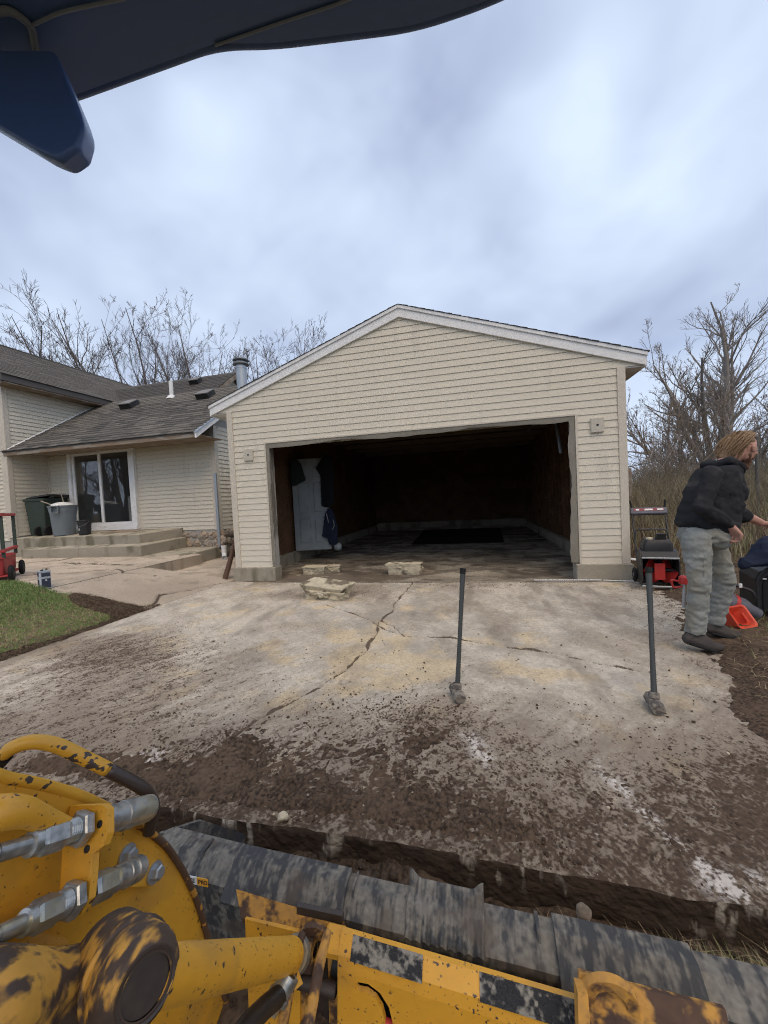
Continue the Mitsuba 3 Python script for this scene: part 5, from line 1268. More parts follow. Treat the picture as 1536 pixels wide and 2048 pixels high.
o = rbox(0.10, 0.09, 0.03); put('bowl', move(loft([ring(o, 0.0, 0.55), ring(o, 0.01, 0.62), ring(o, 0.12, 1.0), ring(o, 0.125, 1.12), ring(o, 0.135, 1.12), ring(o, 0.13, 0.97), ring(o, 0.03, 0.58)], True, True), sc + (0, 0.02, 0.06), rx=0.95, rz=0.5), 'scoop_red', 30, parent=k)
put('handle', tube(bend([sc + (0.05, -0.01, 0.02), sc + (0.13, -0.03, 0.06), sc + (0.08, -0.02, 0.15)], 0.04), 0.012, 8), 'scoop_red', True, parent=k)
# black bin with a navy coat thrown over it, at the right photo edge
bn = np.array((3.525, -1.798, -0.000)); K = thing('black_cart_bin', 'black plastic cart body with rounded top at the right photo edge', 'bin')
bp = lambda m: move(m, bn, rz=-0.25)
side = [(0, 0.10), (0.0, 0.40), (0.03, 0.47), (0.10, 0.52), (0.62, 0.56), (0.66, 0.10)]
put('shell', bp(extrude([(x, 0.0, z) for x, z in side], (0, 0.42, 0))), 'black_plastic', parent=K)
put('panel', bp(extrude([(x * 0.84 + 0.05, -0.012, z * 0.84 + 0.03) for x, z in side], (0, 0.011, 0))), 'black_rubber', parent=K)
put('rim', bp(tube(bend([(0.015, -0.015, 0.09), (0.005, -0.015, 0.41), (0.10, -0.015, 0.53), (0.64, -0.015, 0.57)], 0.08), 0.014, 8)), 'black_plastic', True, parent=K)
for x in (0.03, 0.58):
    put('leg', bp(cbox(x, x + 0.035, 0.02, 0.055, -0.02, 0.11)), 'black_metal', parent=K)
put('latch', bp(cbox(0.045, 0.075, -0.022, -0.012, 0.40, 0.415)), 'pipe_white', parent=K)
# ------------------------------------------------------------------ the loader that the photograph is taken from
def f_yellow(p, n, uv):
    g = fbm(p.x * 30, p.y * 30, p.z * 30, 3)
    c = C3(0.600, 0.300, 0.028) * (0.92 + 0.14 * g)
    c = mix(c, C3(0.40, 0.21, 0.045), 0.55 * smoothstep(0.50, 0.72, fbm(p.x * 9, p.y * 9, p.z * 9 + 4, 4)))
    fleck = smoothstep(0.74, 0.80, fbm(p.x * 260, p.y * 260, p.z * 170, 2)) * smoothstep(0.35, 0.6, fbm(p.x * 20, p.y * 20, p.z * 20, 3))
    chip = smoothstep(0.695, 0.715, fbm(p.x * 120 + 8, p.y * 120, p.z * 90, 4)) * smoothstep(0.40, 0.60, fbm(p.x * 14, p.y * 14, p.z * 14, 3))
    return mix(c, C3(0.060, 0.040, 0.030), dr.maximum(0.85 * fleck, chip))


def f_rust(p, n, uv):
    a = fbm(p.x * 26, p.y * 26, p.z * 20, 4)
    r = mix(C3(0.110, 0.060, 0.036), C3(0.045, 0.030, 0.024), fbm(p.x * 60, p.y * 60, p.z * 60, 3))
    y = mix(C3(0.56, 0.28, 0.045), C3(0.30, 0.165, 0.06), fbm(p.x * 70, p.y * 70, p.z * 70, 3))
    return mix(r, y, smoothstep(0.44, 0.60, 0.75 * a + 0.25 * fbm(p.x * 110, p.y * 110, p.z * 110, 3)))


def f_boss(p, n, uv):
    w = fbm(p.x * 16 + 3, p.y * 10, p.z * 10, 5)
    s = fbm(p.x * 110, p.y * 40, p.z * 46, 4)
    m = smoothstep(0.40, 0.53, 0.55 * w + 0.45 * s)
    dark = mix(C3(0.040, 0.028, 0.022), C3(0.080, 0.052, 0.038), fbm(p.x * 50, p.y * 50, p.z * 50, 3))
    return mix(C3(0.56, 0.29, 0.050) * (0.8 + 0.35 * s), dark, m)


def f_bar(p, n, uv):
    m = smoothstep(0.60, 0.62, 0.7 * fbm(p.x * 85, p.y * 85, p.z * 85, 4) + 0.3 * fbm(p.x * 24, p.y * 24, p.z * 24, 3))
    return mix(C3(0.60, 0.31, 0.030), C3(0.055, 0.040, 0.034), m)


def f_bucket(p, n, uv):
    drip = 0.6 * fbm(p.x * 60, p.y * 10, p.z * 7, 4) + 0.4 * fbm(p.x * 150, p.y * 30, p.z * 24, 3)
    patch = fbm(p.x * 8 + 5, p.y * 8, p.z * 8, 4)
    grit = fbm(p.x * 120, p.y * 120, p.z * 120, 2)
    m = smoothstep(0.43, 0.62, 0.62 * drip + 0.06 * patch + 0.32 * fbm(p.x * 70, p.y * 60, p.z * 60, 3) + 0.06 * smoothstep(0.2, 0.9, n.z))
    mud = mix(C3(0.27, 0.25, 0.205), C3(0.12, 0.105, 0.09), grit)
    c = mix(C3(0.044, 0.045, 0.047), mud, 0.75 * m)
    return mix(c, C3(0.085, 0.065, 0.050), 0.6 * smoothstep(0.56, 0.68, fbm(p.x * 12, p.y * 12 + 9, p.z * 12, 4)))


def f_grip(p, n, uv):
    grit = noise(p.x * 500, p.y * 500, p.z * 500)
    b = smoothstep(0.43, 0.58, 0.6 * fbm(p.x * 30, p.y * 30, p.z * 30, 4) + 0.4 * fbm(p.x * 110, p.y * 110, p.z * 110, 3))
    return mix(C3(0.030, 0.031, 0.033) * (0.6 + 0.8 * grit), C3(0.27, 0.25, 0.21), 0.9 * b)


def f_steel(p, n, uv):
    g = fbm(p.x * 90, p.y * 90, p.z * 90, 3)
    w = fbm(p.x * 24, p.y * 24, p.z * 24, 3)
    return mix(mix(C3(0.42, 0.43, 0.42), C3(0.26, 0.27, 0.265), smoothstep(0.3, 0.7, g)), C3(0.46, 0.42, 0.26), 0.5 * smoothstep(0.5, 0.62, w))


bumped('loader_yellow', proc(f_yellow), proc(lambda p, n, uv: 0.0006 * fbm(p.x * 180, p.y * 180, p.z * 180, 2)), 1.0, 0.42, spec=0.5)
mat('loader_rust', proc(f_rust), 0.75, spec=0.3)
mat('loader_boss', proc(f_boss), 0.55, spec=0.4)
mat('loader_bar', proc(f_bar), 0.40, spec=0.5)
bumped('loader_bucket', proc(f_bucket), proc(lambda p, n, uv: 0.0025 * fbm(p.x * 70, p.y * 45, p.z * 45, 3)), 1.0, 0.72, spec=0.35)
bumped('loader_grip', proc(f_grip), proc(lambda p, n, uv: 0.0012 * noise(p.x * 420, p.y * 420, p.z * 420)), 1.0, 0.9, spec=0.2)
mat('fitting_steel', proc(f_steel), 0.33, metal=0.7)
mat('dark_brown_paint', (0.045, 0.030, 0.024), 0.35)
mat('hose_black', (0.014, 0.014, 0.015), 0.5)
mat('rim_brown', proc(lambda p, n, uv: mix(C3(0.085, 0.048, 0.028), C3(0.40, 0.19, 0.03), smoothstep(0.60, 0.64, fbm(p.x * 40, p.y * 40, p.z * 40, 3)))), 0.6)
mat('cab_navy', (0.075, 0.135, 0.32), 0.35, spec=0.6)
mat('cab_seam', (0.20, 0.23, 0.29), 0.5)
mat('pin_dark', proc(lambda p, n, uv: mix(C3(0.060, 0.042, 0.032), C3(0.022, 0.018, 0.016), fbm(p.x * 40, p.y * 40, p.z * 40, 4))), 0.5)

LD = thing('loader', 'muddy yellow loader with a black bucket and dark cab roof around the viewer', 'loader')
AX = 0.40
# boom: side plate, its thick worn rim, top flange, cast body, pivot boss
out = [(0.340, -5.688, 1.004), (0.340, -5.658, 0.958), (0.340, -5.614, 0.917), (0.340, -5.554, 0.852), (0.340, -5.486, 0.763), (0.340, -5.442, 0.699), (0.340, -5.393, 0.618), (0.340, -5.355, 0.529), (0.340, -5.324, 0.436), (0.340, -5.305, 0.356), (0.340, -5.291, 0.279), (0.340, -5.266, 0.159), (0.340, -5.218, -0.039), (0.340, -5.212, -0.186), (0.340, -5.558, 0.355), (0.340, -5.709, 0.700)]
AR = put('boom_arm', extrude(out, (-0.022, 0, 0)), 'loader_yellow', parent=LD)
put('arm_rim', tube(bend([np.array(q) + (0.004, 0, 0) for q in out[4:13]], 0.03), 0.0065, 8), 'rim_brown', True, parent=AR)
put('top_flange', tube(bend([np.array(q) + (-0.004, 0, 0.0) for q in out[0:6]], 0.03), 0.0085, 8), 'loader_bar', True, parent=AR)
put('cast_web', tube(bend([(0.367, -5.693, 0.938), (0.382, -5.664, 0.921), (0.384, -5.624, 0.869), (0.390, -5.573, 0.806)], 0.05), [0.022, 0.022, 0.021, 0.020, 0.019, 0.018, 0.017, 0.016, 0.015, 0.014, 0.013, 0.012, 0.010, 0.008][:14], 14), 'loader_yellow', True, parent=AR)
hs = []
import manifold3d as m3


def balls(ps, n=24):
    """the hull of spheres [(x, y, z, r)]"""
    return m3.Manifold.batch_hull([m3.Manifold.sphere(q[3], n).translate(tuple(q[:3])) for q in ps])


def chain(ps, n=20):
    return sum((balls([a, b], n) for a, b in zip(ps[:-1], ps[1:])), m3.Manifold())


def solid(man, edge=0.01, smooth=10):
    man = man.refine_to_length(edge) if edge else man; a = man.to_mesh(); m = trimesh.Trimesh(a.vert_properties[:, :3], a.tri_verts, process=False); m.merge_vertices()
    if smooth: trimesh.smoothing.filter_taubin(m, iterations=smooth)
    return m


q4 = lambda p, r: (*p, r)
put('cast_body', solid(chain([q4((0.464, -5.778, 0.792), 0.062), q4((0.449, -5.712, 0.722), 0.050), q4((0.473, -5.666, 0.688), 0.048)]), 0.02, 8), 'loader_boss', True, parent=AR)
put('cast_rib', solid(chain([q4((0.379, -5.726, 0.778), 0.035), q4((0.373, -5.677, 0.737), 0.024), q4((0.370, -5.629, 0.678), 0.016)]), 0.012, 8), 'loader_yellow', True, parent=AR)
b0 = np.array((0.581, -5.675, 0.738)); bx = (0.80, -0.30, 0.25)
put('pivot_boss', lathe([(0.028, 0.006), (0.036, 0.006), (0.045, -0.004), (0.050, -0.02), (0.050, -0.045), (0.053, -0.048), (0.053, -0.051), (0.0495, -0.054), (0.048, -0.11)], b0, bx, 48), 'loader_boss', 30, parent=AR)
put('pivot_pin', lathe([(0.0, 0.003), (0.028, 0.003), (0.0305, 0.0), (0.0305, 0.008), (0.034, 0.009), (0.034, -0.008)], b0, bx, 40), 'pin_dark', 30, parent=AR)
put('grease_boss', solid(chain([q4((0.561, -5.633, 0.747), 0.011), q4((0.573, -5.631, 0.734), 0.012)]), 0.005, 6), 'loader_boss', True, parent=AR)
# tilt cylinder running down to the coupler
c0, c1 = np.array((0.573, -5.637, 0.699)), np.array((0.564, -5.298, 0.313))
ax = (c1 - c0) / np.linalg.norm(c1 - c0); L = np.linalg.norm(c1 - c0)
CY = put('tilt_cylinder', lathe([(0.0, -0.03), (0.030, -0.03), (0.0305, 0.0), (0.0305, L - 0.010), (0.027, L), (0.012, L)], c0, ax, 40), 'loader_yellow', 30, parent=LD)
put('rod', tube([c1, c1 + ax * 0.10], 0.016, 16), 'fitting_steel', True, parent=CY)
put('rod_nut', lathe([(0.017, 0.012), (0.032, 0.012), (0.034, 0.018), (0.034, 0.03), (0.017, 0.036)], c1, ax, 24), 'fitting_steel', 30, parent=CY)
put('rod_eye', lathe([(0.014, -0.022), (0.038, -0.022), (0.040, 0.0), (0.038, 0.022), (0.014, 0.022)], c1 + ax * 0.11 + (0.0, 0, 0.01), (1, 0, 0), 24), 'loader_rust', 30, parent=CY)
pt = np.array((0.566, -5.319, 0.288))
put('port_block', chamfer(tc.box(extents=(0.03, 0.04, 0.05), transform=trimesh.geometry.align_vectors([0, 0, 1], [0.55, -0.35, -0.75]) + np.c_[np.zeros((4, 3)), [*pt, 0]]), 0.006), 'loader_yellow', parent=CY)
put('hose_fitting', lathe([(0.012, -0.03), (0.020, -0.03), (0.020, 0.0), (0.024, 0.002), (0.024, 0.012), (0.015, 0.014), (0.015, 0.03)], (0.569, -5.359, 0.307), (-0.35, -0.55, -0.45), 20), 'fitting_steel', 30, parent=CY)
put('hose', tube(bend([(0.570, -5.359, 0.304), (0.566, -5.419, 0.353), (0.580, -5.496, 0.423), (0.580, -5.557, 0.452)], 0.06), 0.0175, 14), 'hose_black', True, parent=LD)
# hydraulic couplers through a bracket
t0, t1 = np.array((0.384, -5.690, 0.887)), np.array((0.405, -5.483, 0.782)); ta = (t1 - t0) / np.linalg.norm(t1 - t0); TL = np.linalg.norm(t1 - t0)
s0, s1 = np.array((0.417, -5.716, 0.814)), np.array((0.418, -5.524, 0.711)); sa = (s1 - s0) / np.linalg.norm(s1 - s0); SLN = np.linalg.norm(s1 - s0)


def at_px(a, L, d0, d1, w, px):
    """distance along the coupling axis for a share px of its length in the picture"""
    return px * d0 / (d1 + px * (d0 - d1)) * L


def hexnut(p, axis, z0, z1, r, parent, name='hex_nut'):
    c = (z1 - z0) * 0.13
    put(name, lathe([(r * 0.5, z0), (r * 0.88, z0), (r, z0 + c), (r, z1 - c), (r * 0.88, z1), (r * 0.5, z1)], p, axis, 6), 'fitting_steel', parent=parent)


u = lambda px: at_px(ta, TL, .50, .70, 300, px / 300)
w = lambda px: at_px(sa, SLN, .47, .66, 280, px / 280)
CT1 = put('coupling', lathe([(0.0108, u(-10)), (0.0108, u(56)), (0.0162, u(58)), (0.0169, u(72)), (0.0139, u(74))], t0, ta, 28), 'fitting_steel', 30, parent=LD)
put('pipe', tube([t0 - ta * 0.35, t0 + ta * u(50)], 0.0098, 18), 'fitting_steel', True, parent=CT1)
hexnut(t0, ta, u(73), u(128), 0.0197, CT1)
th = [(0.0146, u(127))] + [(0.0158 + 0.0010 * (i % 2), u(128) + (u(154) - u(128)) * i / 12) for i in range(13)]
put('thread', lathe(th, t0, ta, 28), 'fitting_steel', parent=CT1)
hexnut(t0, ta, u(150), u(170), 0.0240, CT1, 'lock_nut')
put('sleeve', lathe([(0.0154, u(200)), (0.0204, u(203)), (0.0204, u(243)), (0.0219, u(244)), (0.0219, u(262)), (0.0212, u(263)), (0.0212, u(292)), (0.0196, u(300)), (0.0139, u(301)), (0.0139, u(280))], t0, ta, 36), 'fitting_steel', 30, parent=CT1)
CT2 = put('coupling', lathe([(0.0100, w(-10)), (0.0100, w(44)), (0.0146, w(46)), (0.0154, w(60)), (0.0123, w(62))], s0, sa, 28), 'fitting_steel', 30, parent=LD)
put('pipe', tube([s0 - sa * 0.35, s0 + sa * w(40)], 0.0094, 18), 'fitting_steel', True, parent=CT2)
hexnut(s0, sa, w(60), w(112), 0.0190, CT2)
th = [(0.0139, w(111))] + [(0.0158 + 0.0010 * (i % 2), w(112) + (w(136) - w(112)) * i / 12) for i in range(13)]
put('thread', lathe(th, s0, sa, 28), 'fitting_steel', parent=CT2)
hexnut(s0, sa, w(132), w(152), 0.0232, CT2, 'lock_nut')
hexnut(s0, sa, w(178), w(226), 0.0197, CT2)
put('sleeve', lathe([(0.0139, w(225)), (0.0173, w(226)), (0.0173, w(248)), (0.0189, w(249)), (0.0189, w(256)), (0.0166, w(257)), (0.0166, w(263)), (0.0189, w(264)), (0.0189, w(277)), (0.0169, w(281)), (0.0092, w(281)), (0.0092, w(260))], s0, sa, 32), 'fitting_steel', 30, parent=CT2)
cen = t0 + ta * u(178)
BR = put('coupler_bracket', extrude([(0.342, -5.572, 0.848), (0.409, -5.573, 0.860), (0.423, -5.576, 0.857), (0.437, -5.590, 0.832), (0.436, -5.597, 0.819), (0.419, -5.601, 0.807), (0.429, -5.614, 0.782), (0.435, -5.624, 0.763), (0.429, -5.632, 0.748), (0.411, -5.634, 0.740), (0.385, -5.629, 0.743), (0.354, -5.597, 0.800)], tuple(ta * 0.011)), 'loader_yellow', parent=LD)
for q in ((0.416, -5.584, 0.839), (0.405, -5.598, 0.810)):
    put('bracket_hole', lathe([(0.0, -0.0012), (0.0052, -0.0012), (0.0052, 0.001)], q, ta, 16), 'hose_black', parent=BR)
PLT = put('mount_plate', extrude([np.array(q) for q in ((0.356, -5.534, 0.766), (0.356, -5.506, 0.741), (0.356, -5.441, 0.647), (0.356, -5.422, 0.600), (0.356, -5.429, 0.581), (0.356, -5.447, 0.587), (0.356, -5.510, 0.649), (0.356, -5.555, 0.674))], (-0.014, 0, 0)), 'loader_yellow', parent=LD)
for q in ((0.356, -5.494, 0.693), (0.356, -5.439, 0.607)):
    bt = put('bolt', lathe([(0.0, 0.004), (0.0185, 0.004), (0.0185, 0.0), (0.0, 0.0)], q, (1, 0.05, 0.1), 24), 'galvanised', 30, parent=PLT)
    put('bolt_head', lathe([(0.0, 0.017), (0.0105, 0.017), (0.013, 0.014), (0.013, 0.004)], q, (1, 0.05, 0.1), 6), 'galvanised', parent=bt)
# guard bar
gp = bend([(0.221, -5.604, 0.913), (0.252, -5.596, 0.948), (0.278, -5.579, 0.955), (0.296, -5.555, 0.936), (0.343, -5.505, 0.861), (0.365, -5.481, 0.825), (0.381, -5.458, 0.788), (0.380, -5.449, 0.748), (0.367, -5.454, 0.703)], 0.05, 7)
n0 = int(np.argmin(np.linalg.norm(gp - np.array((0.343, -5.505, 0.861)), axis=1)))
GB = put('guard_bar', tube(gp[:n0 + 1], 0.0112, 18), 'loader_bar', True, parent=LD, label='chipped yellow and bare brown guard bar over the couplers')
put('bare_end', tube(gp[n0:], 0.0110, 18), 'dark_brown_paint', True, parent=GB)
put('rubber_end', tube([(0.217, -5.605, 0.908), (0.248, -5.597, 0.940)], 0.0130, 16), 'hose_black', True, parent=GB)

# coupler frame across the front
cb = extrude([(0.66, y, z) for y, z in ((-5.225, 0.318), (-5.238, 0.320), (-5.264, 0.295), (-5.272, 0.272), (-5.300, 0.10), (-5.31, -0.05), (-5.300, -0.05), (-5.288, 0.10), (-5.260, 0.268), (-5.225, 0.305))], (0.53, -0.022, -0.012)); cb.merge_vertices()
slot = [(0.711, -5.276, 0.249), (0.730, -5.276, 0.251), (0.754, -5.278, 0.242), (0.771, -5.282, 0.223), (0.778, -5.286, 0.200), (0.778, -5.291, 0.170)]
cm = m3.Manifold(m3.Mesh(np.asarray(cb.vertices, np.float32), np.asarray(cb.faces, np.uint32)))
if cm.volume() > 0:
    sv = np.array([0.0, 0.03, -0.005]); cm = cm - sum((balls([(*(q - sv * 0.3), 0.0088), (*(q + sv), 0.0088), (*(r - sv * 0.3), 0.0088), (*(r + sv), 0.0088)], 14) for q, r in zip(map(np.array, slot[:-1]), map(np.array, slot[1:]))), m3.Manifold()); a_ = cm.to_mesh(); cb = trimesh.Trimesh(a_.vert_properties[:, :3], a_.tri_verts, process=False)
CF = put('coupler_crossbar', cb, 'loader_yellow', parent=LD)
put('inner_pipe', tube([np.array(slot[0]) + (-0.08, 0.06, -0.03), np.array(slot[-1]) + (0.25, 0.05, 0.0)], 0.03, 14), 'hose_black', True, parent=CF)
put('red_insert', tube([np.array(slot[-1]) + (-0.02, 0.012, 0.012), np.array(slot[-1]) + (0.02, 0.012, 0.006)], 0.011, 10), 'auger_red', True, parent=CF)
for x0, x1 in ((0.690, 0.852), (0.972, 1.165)):
    S0, S1 = (x0 - 0.66) / 0.53, (x1 - 0.66) / 0.53; o = np.array([0, -0.0025, 0.0026])
    pt = lambda x, S_, y, z: np.array([x, y - 0.022 * S_, z - 0.012 * S_])
    q = [pt(x0, S0, -5.237, 0.3205), pt(x1, S1, -5.237, 0.3205), pt(x1, S1, -5.2665, 0.2925), pt(x0, S0, -5.2665, 0.2925)]
    put('grip_strip', hexa(q + [w_ + o for w_ in q]), 'loader_grip', parent=CF)
put('end_block', chamfer(hexa([(0.618, -5.215, 0.285), (0.668, -5.215, 0.285), (0.668, -5.262, 0.272), (0.618, -5.262, 0.272), (0.618, -5.215, 0.314), (0.668, -5.215, 0.314), (0.668, -5.262, 0.296), (0.618, -5.262, 0.296)]), 0.006), 'loader_yellow', parent=CF)
# left coupler frame: sloping plate, arched bracket, lever plates
LP = put('coupler_plate', extrude([(0.353, -5.195, 0.320), (0.479, -5.195, 0.309), (0.655, -5.200, 0.300), (0.648, -5.215, 0.270), (0.597, -5.220, 0.279), (0.491, -5.222, 0.271), (0.383, -5.222, 0.277)], (0.0, 0.006, -0.02)), 'loader_rust', parent=LD)
put('frame_upright', extrude([(0.396, -5.225, 0.281), (0.547, -5.225, 0.277), (0.549, -5.260, 0.054), (0.414, -5.260, 0.016)], (0.0, 0.015, 0.0)), 'loader_yellow', parent=LP)
ang = np.linspace(0, math.pi, 14); ac = np.array((0.589, -5.232, 0.245))
arch = [ac + (0.052 * math.cos(a), 0, 0.062 * math.sin(a)) for a in ang] + [ac + (-0.052, -0.02, -0.25), ac + (-0.030, -0.02, -0.25)] + [ac + (0.030 * math.cos(a), 0, 0.040 * math.sin(a)) for a in ang[::-1]] + [ac + (0.030, -0.02, -0.25), ac + (0.052, -0.02, -0.25)]
put('arch_bracket', extrude(arch, (0, 0.014, 0)), 'loader_rust', parent=LP)
put('back_plate', extrude([ac + (-0.06, 0.03, 0.07), ac + (0.06, 0.03, 0.07), ac + (0.06, 0.0, -0.3), ac + (-0.06, 0.0, -0.3)], (0, 0.012, 0)), 'pin_dark', parent=LP)
for q, r0, r1 in (((0.643, -5.278, 0.356), (0.642, -5.320, 0.341), (0.655, -5.420, 0.327)), ((0.573, -5.265, 0.321), (0.570, -5.297, 0.302), (0.585, -5.397, 0.269))):
    put('lever_plate', solid(chain([q4(q, 0.009), q4(r0, 0.011), q4(r1, 0.012)]), 0.006, 4), 'loader_rust', True, parent=LP)
put('coupler_pin', tube([ac + (-0.07, -0.03, -0.04), ac + (0.06, -0.03, -0.04)], 0.014, 14), 'pin_dark', True, parent=LP)
# right coupler frame
RP = put('coupler_plate', extrude([(1.165, -5.262, 0.373), (1.288, -5.262, 0.366), (1.410, -5.262, 0.361), (1.402, -5.300, 0.329), (1.145, -5.330, 0.279)], (0.0, 0.012, -0.006)), 'loader_rust', parent=LD)
a2 = np.array((1.213, -5.285, 0.348))
arch = [a2 + (0.05 * math.cos(a), 0, 0.045 * math.sin(a)) for a in ang] + [a2 + (-0.05, -0.05, -0.2), a2 + (-0.028, -0.05, -0.2)] + [a2 + (0.028 * math.cos(a), 0, 0.026 * math.sin(a)) for a in ang[::-1]] + [a2 + (0.028, -0.05, -0.2), a2 + (0.05, -0.05, -0.2)]
put('arch_bracket', extrude(arch, (0, 0.014, 0.004)), 'loader_rust', parent=RP)
put('inner_plate', extrude([a2 + (-0.03, 0.012, 0.03), a2 + (0.03, 0.012, 0.03), a2 + (0.03, -0.03, -0.2), a2 + (-0.03, -0.03, -0.2)], (0, 0.008, 0)), 'loader_rust', parent=RP)
put('side_rib', extrude([(1.153, -5.270, 0.370), (1.171, -5.270, 0.369), (1.160, -5.340, 0.308), (1.138, -5.340, 0.301)], (0, -0.03, 0.01)), 'loader_rust', parent=RP)
# bucket: back sheet, rolled top edge, raised hooks, toothed step, left cheek
bk = []
prof = [(-5.055, 0.300), (-5.070, 0.318), (-5.108, 0.318), (-5.158, 0.287), (-5.160, 0.272), (-5.152, 0.20), (-5.138, -0.05), (-5.124, -0.05), (-5.138, 0.20), (-5.142, 0.265), (-5.10, 0.300), (-5.075, 0.300)]
BK = put('bucket', extrude([(0.03, y, z) for y, z in prof], (1.96, -0.085, 0)), 'loader_bucket', parent=LD, label='black bucket caked with dried pale mud')


def hook(x0, x1, lift, drop, name='mounting_hook'):
    dy = lambda x: -0.0434 * (x - 0.03)
    p = [(-5.064, 0.3185), (-5.107, 0.3205), (-5.176 - drop * 0.35, 0.278 - drop)]
    o = [(y - lift * 0.5, z + lift) for y, z in p]
    ring0 = [(x0, y + dy(x0), z) for y, z in p + o[::-1]]
    return put(name, extrude(ring0, (x1 - x0, dy(x1) - dy(x0), 0)), 'loader_bucket', parent=BK)


hook(0.305, 0.640, 0.015, 0.012); hook(1.138, 1.41, 0.015, 0.012)
hook(0.655, 0.66, 0.006, 0.10, 'gusset'); hook(1.10, 1.108, 0.006, 0.10, 'gusset'); hook(0.19, 0.197, 0.006, 0.10, 'gusset')
# toothed step: a channel with wavy rims
xs = np.linspace(0.80, 0.985, 130); wv = 0.0045 * np.sin((xs - 0.80) * 2 * np.pi / 0.0205); y0 = -0.0434 * (xs - 0.03)
endlift = 0.022 * (ss(0.83, 0.80, xs) + ss(0.955, 0.985, xs))
r1 = np.c_[xs, -5.058 + y0, 0.334 + endlift]; r2 = np.c_[xs, -5.080 + y0, 0.322 + 0 * xs + wv * 0.8]; r3 = np.c_[xs, -5.115 + y0, 0.3185 + 0 * xs]; r4 = np.c_[xs, -5.160 + y0 - 0.3 * wv, 0.292 + wv]
v = np.vstack([r1, r2, r3, r4, r4 - (0, 0.004, 0.005), r3 + (0, 0, 0.005), r2 + (0, 0, 0.005), r1 + (0, -0.004, 0.0)]); n = len(xs); q = np.arange(n - 1)
put('step_tread', mesh(v, np.vstack([np.stack([k * n + q, k * n + q + 1, ((k + 1) % 8) * n + q + 1, ((k + 1) % 8) * n + q], 1) for k in range(8)])), 'loader_bucket', parent=BK)
put('cheek_plate', extrude([(0.035, -5.17, 0.27), (0.035, -5.11, 0.315), (0.035, -5.06, 0.315), (0.035, -4.93, 0.235), (0.035, -4.70, -0.02), (0.035, -4.72, -0.2), (0.035, -5.15, -0.2)], (-0.014, 0, 0)), 'loader_bucket', parent=BK)
put('top_gusset', extrude([(0.002, -5.079, 0.318), (0.042, -5.053, 0.318), (0.312, -5.066, 0.314), (0.283, -5.097, 0.314)], (0, 0, -0.012)), 'loader_bucket', parent=BK)
# the decal on the bucket's back
mat('decal_white', (0.62, 0.62, 0.60), 0.5); mat('decal_orange', (0.62, 0.30, 0.03), 0.5); mat('decal_black', (0.02, 0.02, 0.02), 0.5)
dc = np.array((0.196, -5.172, 0.297)); sc_ = 1.0
put('decal', box(dc[0] - 0.02, dc[0] + 0.022, -5.1772, -5.1755, dc[2] - 0.010, dc[2] + 0.012), 'decal_white', parent=BK)
put('decal', box(dc[0] + 0.0222, dc[0] + 0.056, -5.1772, -5.1755, dc[2] - 0.010, dc[2] + 0.012), 'decal_orange', parent=BK)
for tx, x, b in (('SITE', -0.0175, 'decal_black'), ('PRO', 0.0255, 'decal_black')):
    m = meshkit.text_mesh(tx, 0.0105, 0.0006, bold=True); m = move(m, (0, 0, 0), rx=math.pi / 2); m.apply_translation((dc[0] + x, -5.1774, dc[2] - 0.004)); put('decal_text', m, b, parent=BK)
# cab roof overhead with its latch
RF = [(0.275, -5.602, 1.900), (0.487, -5.598, 1.900), (0.606, -5.598, 1.900), (0.711, -5.598, 1.900), (0.777, -5.580, 1.900), (0.839, -5.569, 1.900), (0.956, -5.549, 1.900), (1.048, -5.550, 1.900), (1.119, -5.560, 1.900), (1.02, -6.4, 1.90), (0.1, -6.5, 1.90), (-0.2, -6.0, 1.90)]
CR = put('cab_roof', extrude(RF, (0, 0, 0.06)), 'cab_navy', parent=LD)
sm = lambda ps, r: tube(bend(ps, 0.02), r, 8)
put('roof_seam', sm([(0.711, -5.598, 1.898), (0.799, -5.597, 1.898), (0.881, -5.595, 1.898), (0.924, -5.598, 1.898)], 0.0016), 'cab_seam', True, parent=CR)
put('roof_seam', sm([(0.474, -5.695, 1.896), (0.515, -5.691, 1.896), (0.521, -5.673, 1.896), (0.503, -5.658, 1.896), (0.477, -5.631, 1.896), (0.469, -5.598, 1.896)], 0.0042), 'cab_seam', True, parent=CR)
put('roof_seam', sm([(0.522, -5.673, 1.897), (0.564, -5.674, 1.897), (0.645, -5.664, 1.897)], 0.0018), 'cab_seam', True, parent=CR)
lt = [(0.423, -5.679, 1.824), (0.457, -5.672, 1.812), (0.474, -5.668, 1.809), (0.483, -5.666, 1.796), (0.494, -5.664, 1.777), (0.511, -5.661, 1.763), (0.531, -5.656, 1.754), (0.550, -5.652, 1.764), (0.557, -5.649, 1.789), (0.553, -5.649, 1.808), (0.542, -5.651, 1.840), (0.526, -5.653, 1.883), (0.426, -5.677, 1.888)]
lt = np.array(lt); lc = lt.mean(0)
put('latch', solid(balls([ba4 for q in lt for ba4 in ((*(q + (lc - q) * 0.05), 0.006), (*(q + (lc - q) * 0.16 + (-0.004, 0.02, 0.0)), 0.006))], 12), 0.006, 3), 'cab_navy', True, parent=CR)
put('roof_edge_trim', tube(bend([np.array(q) + (0, 0.004, 0.004) for q in RF[0:9]], 0.04), 0.0055, 10), 'cab_navy', True, parent=CR)
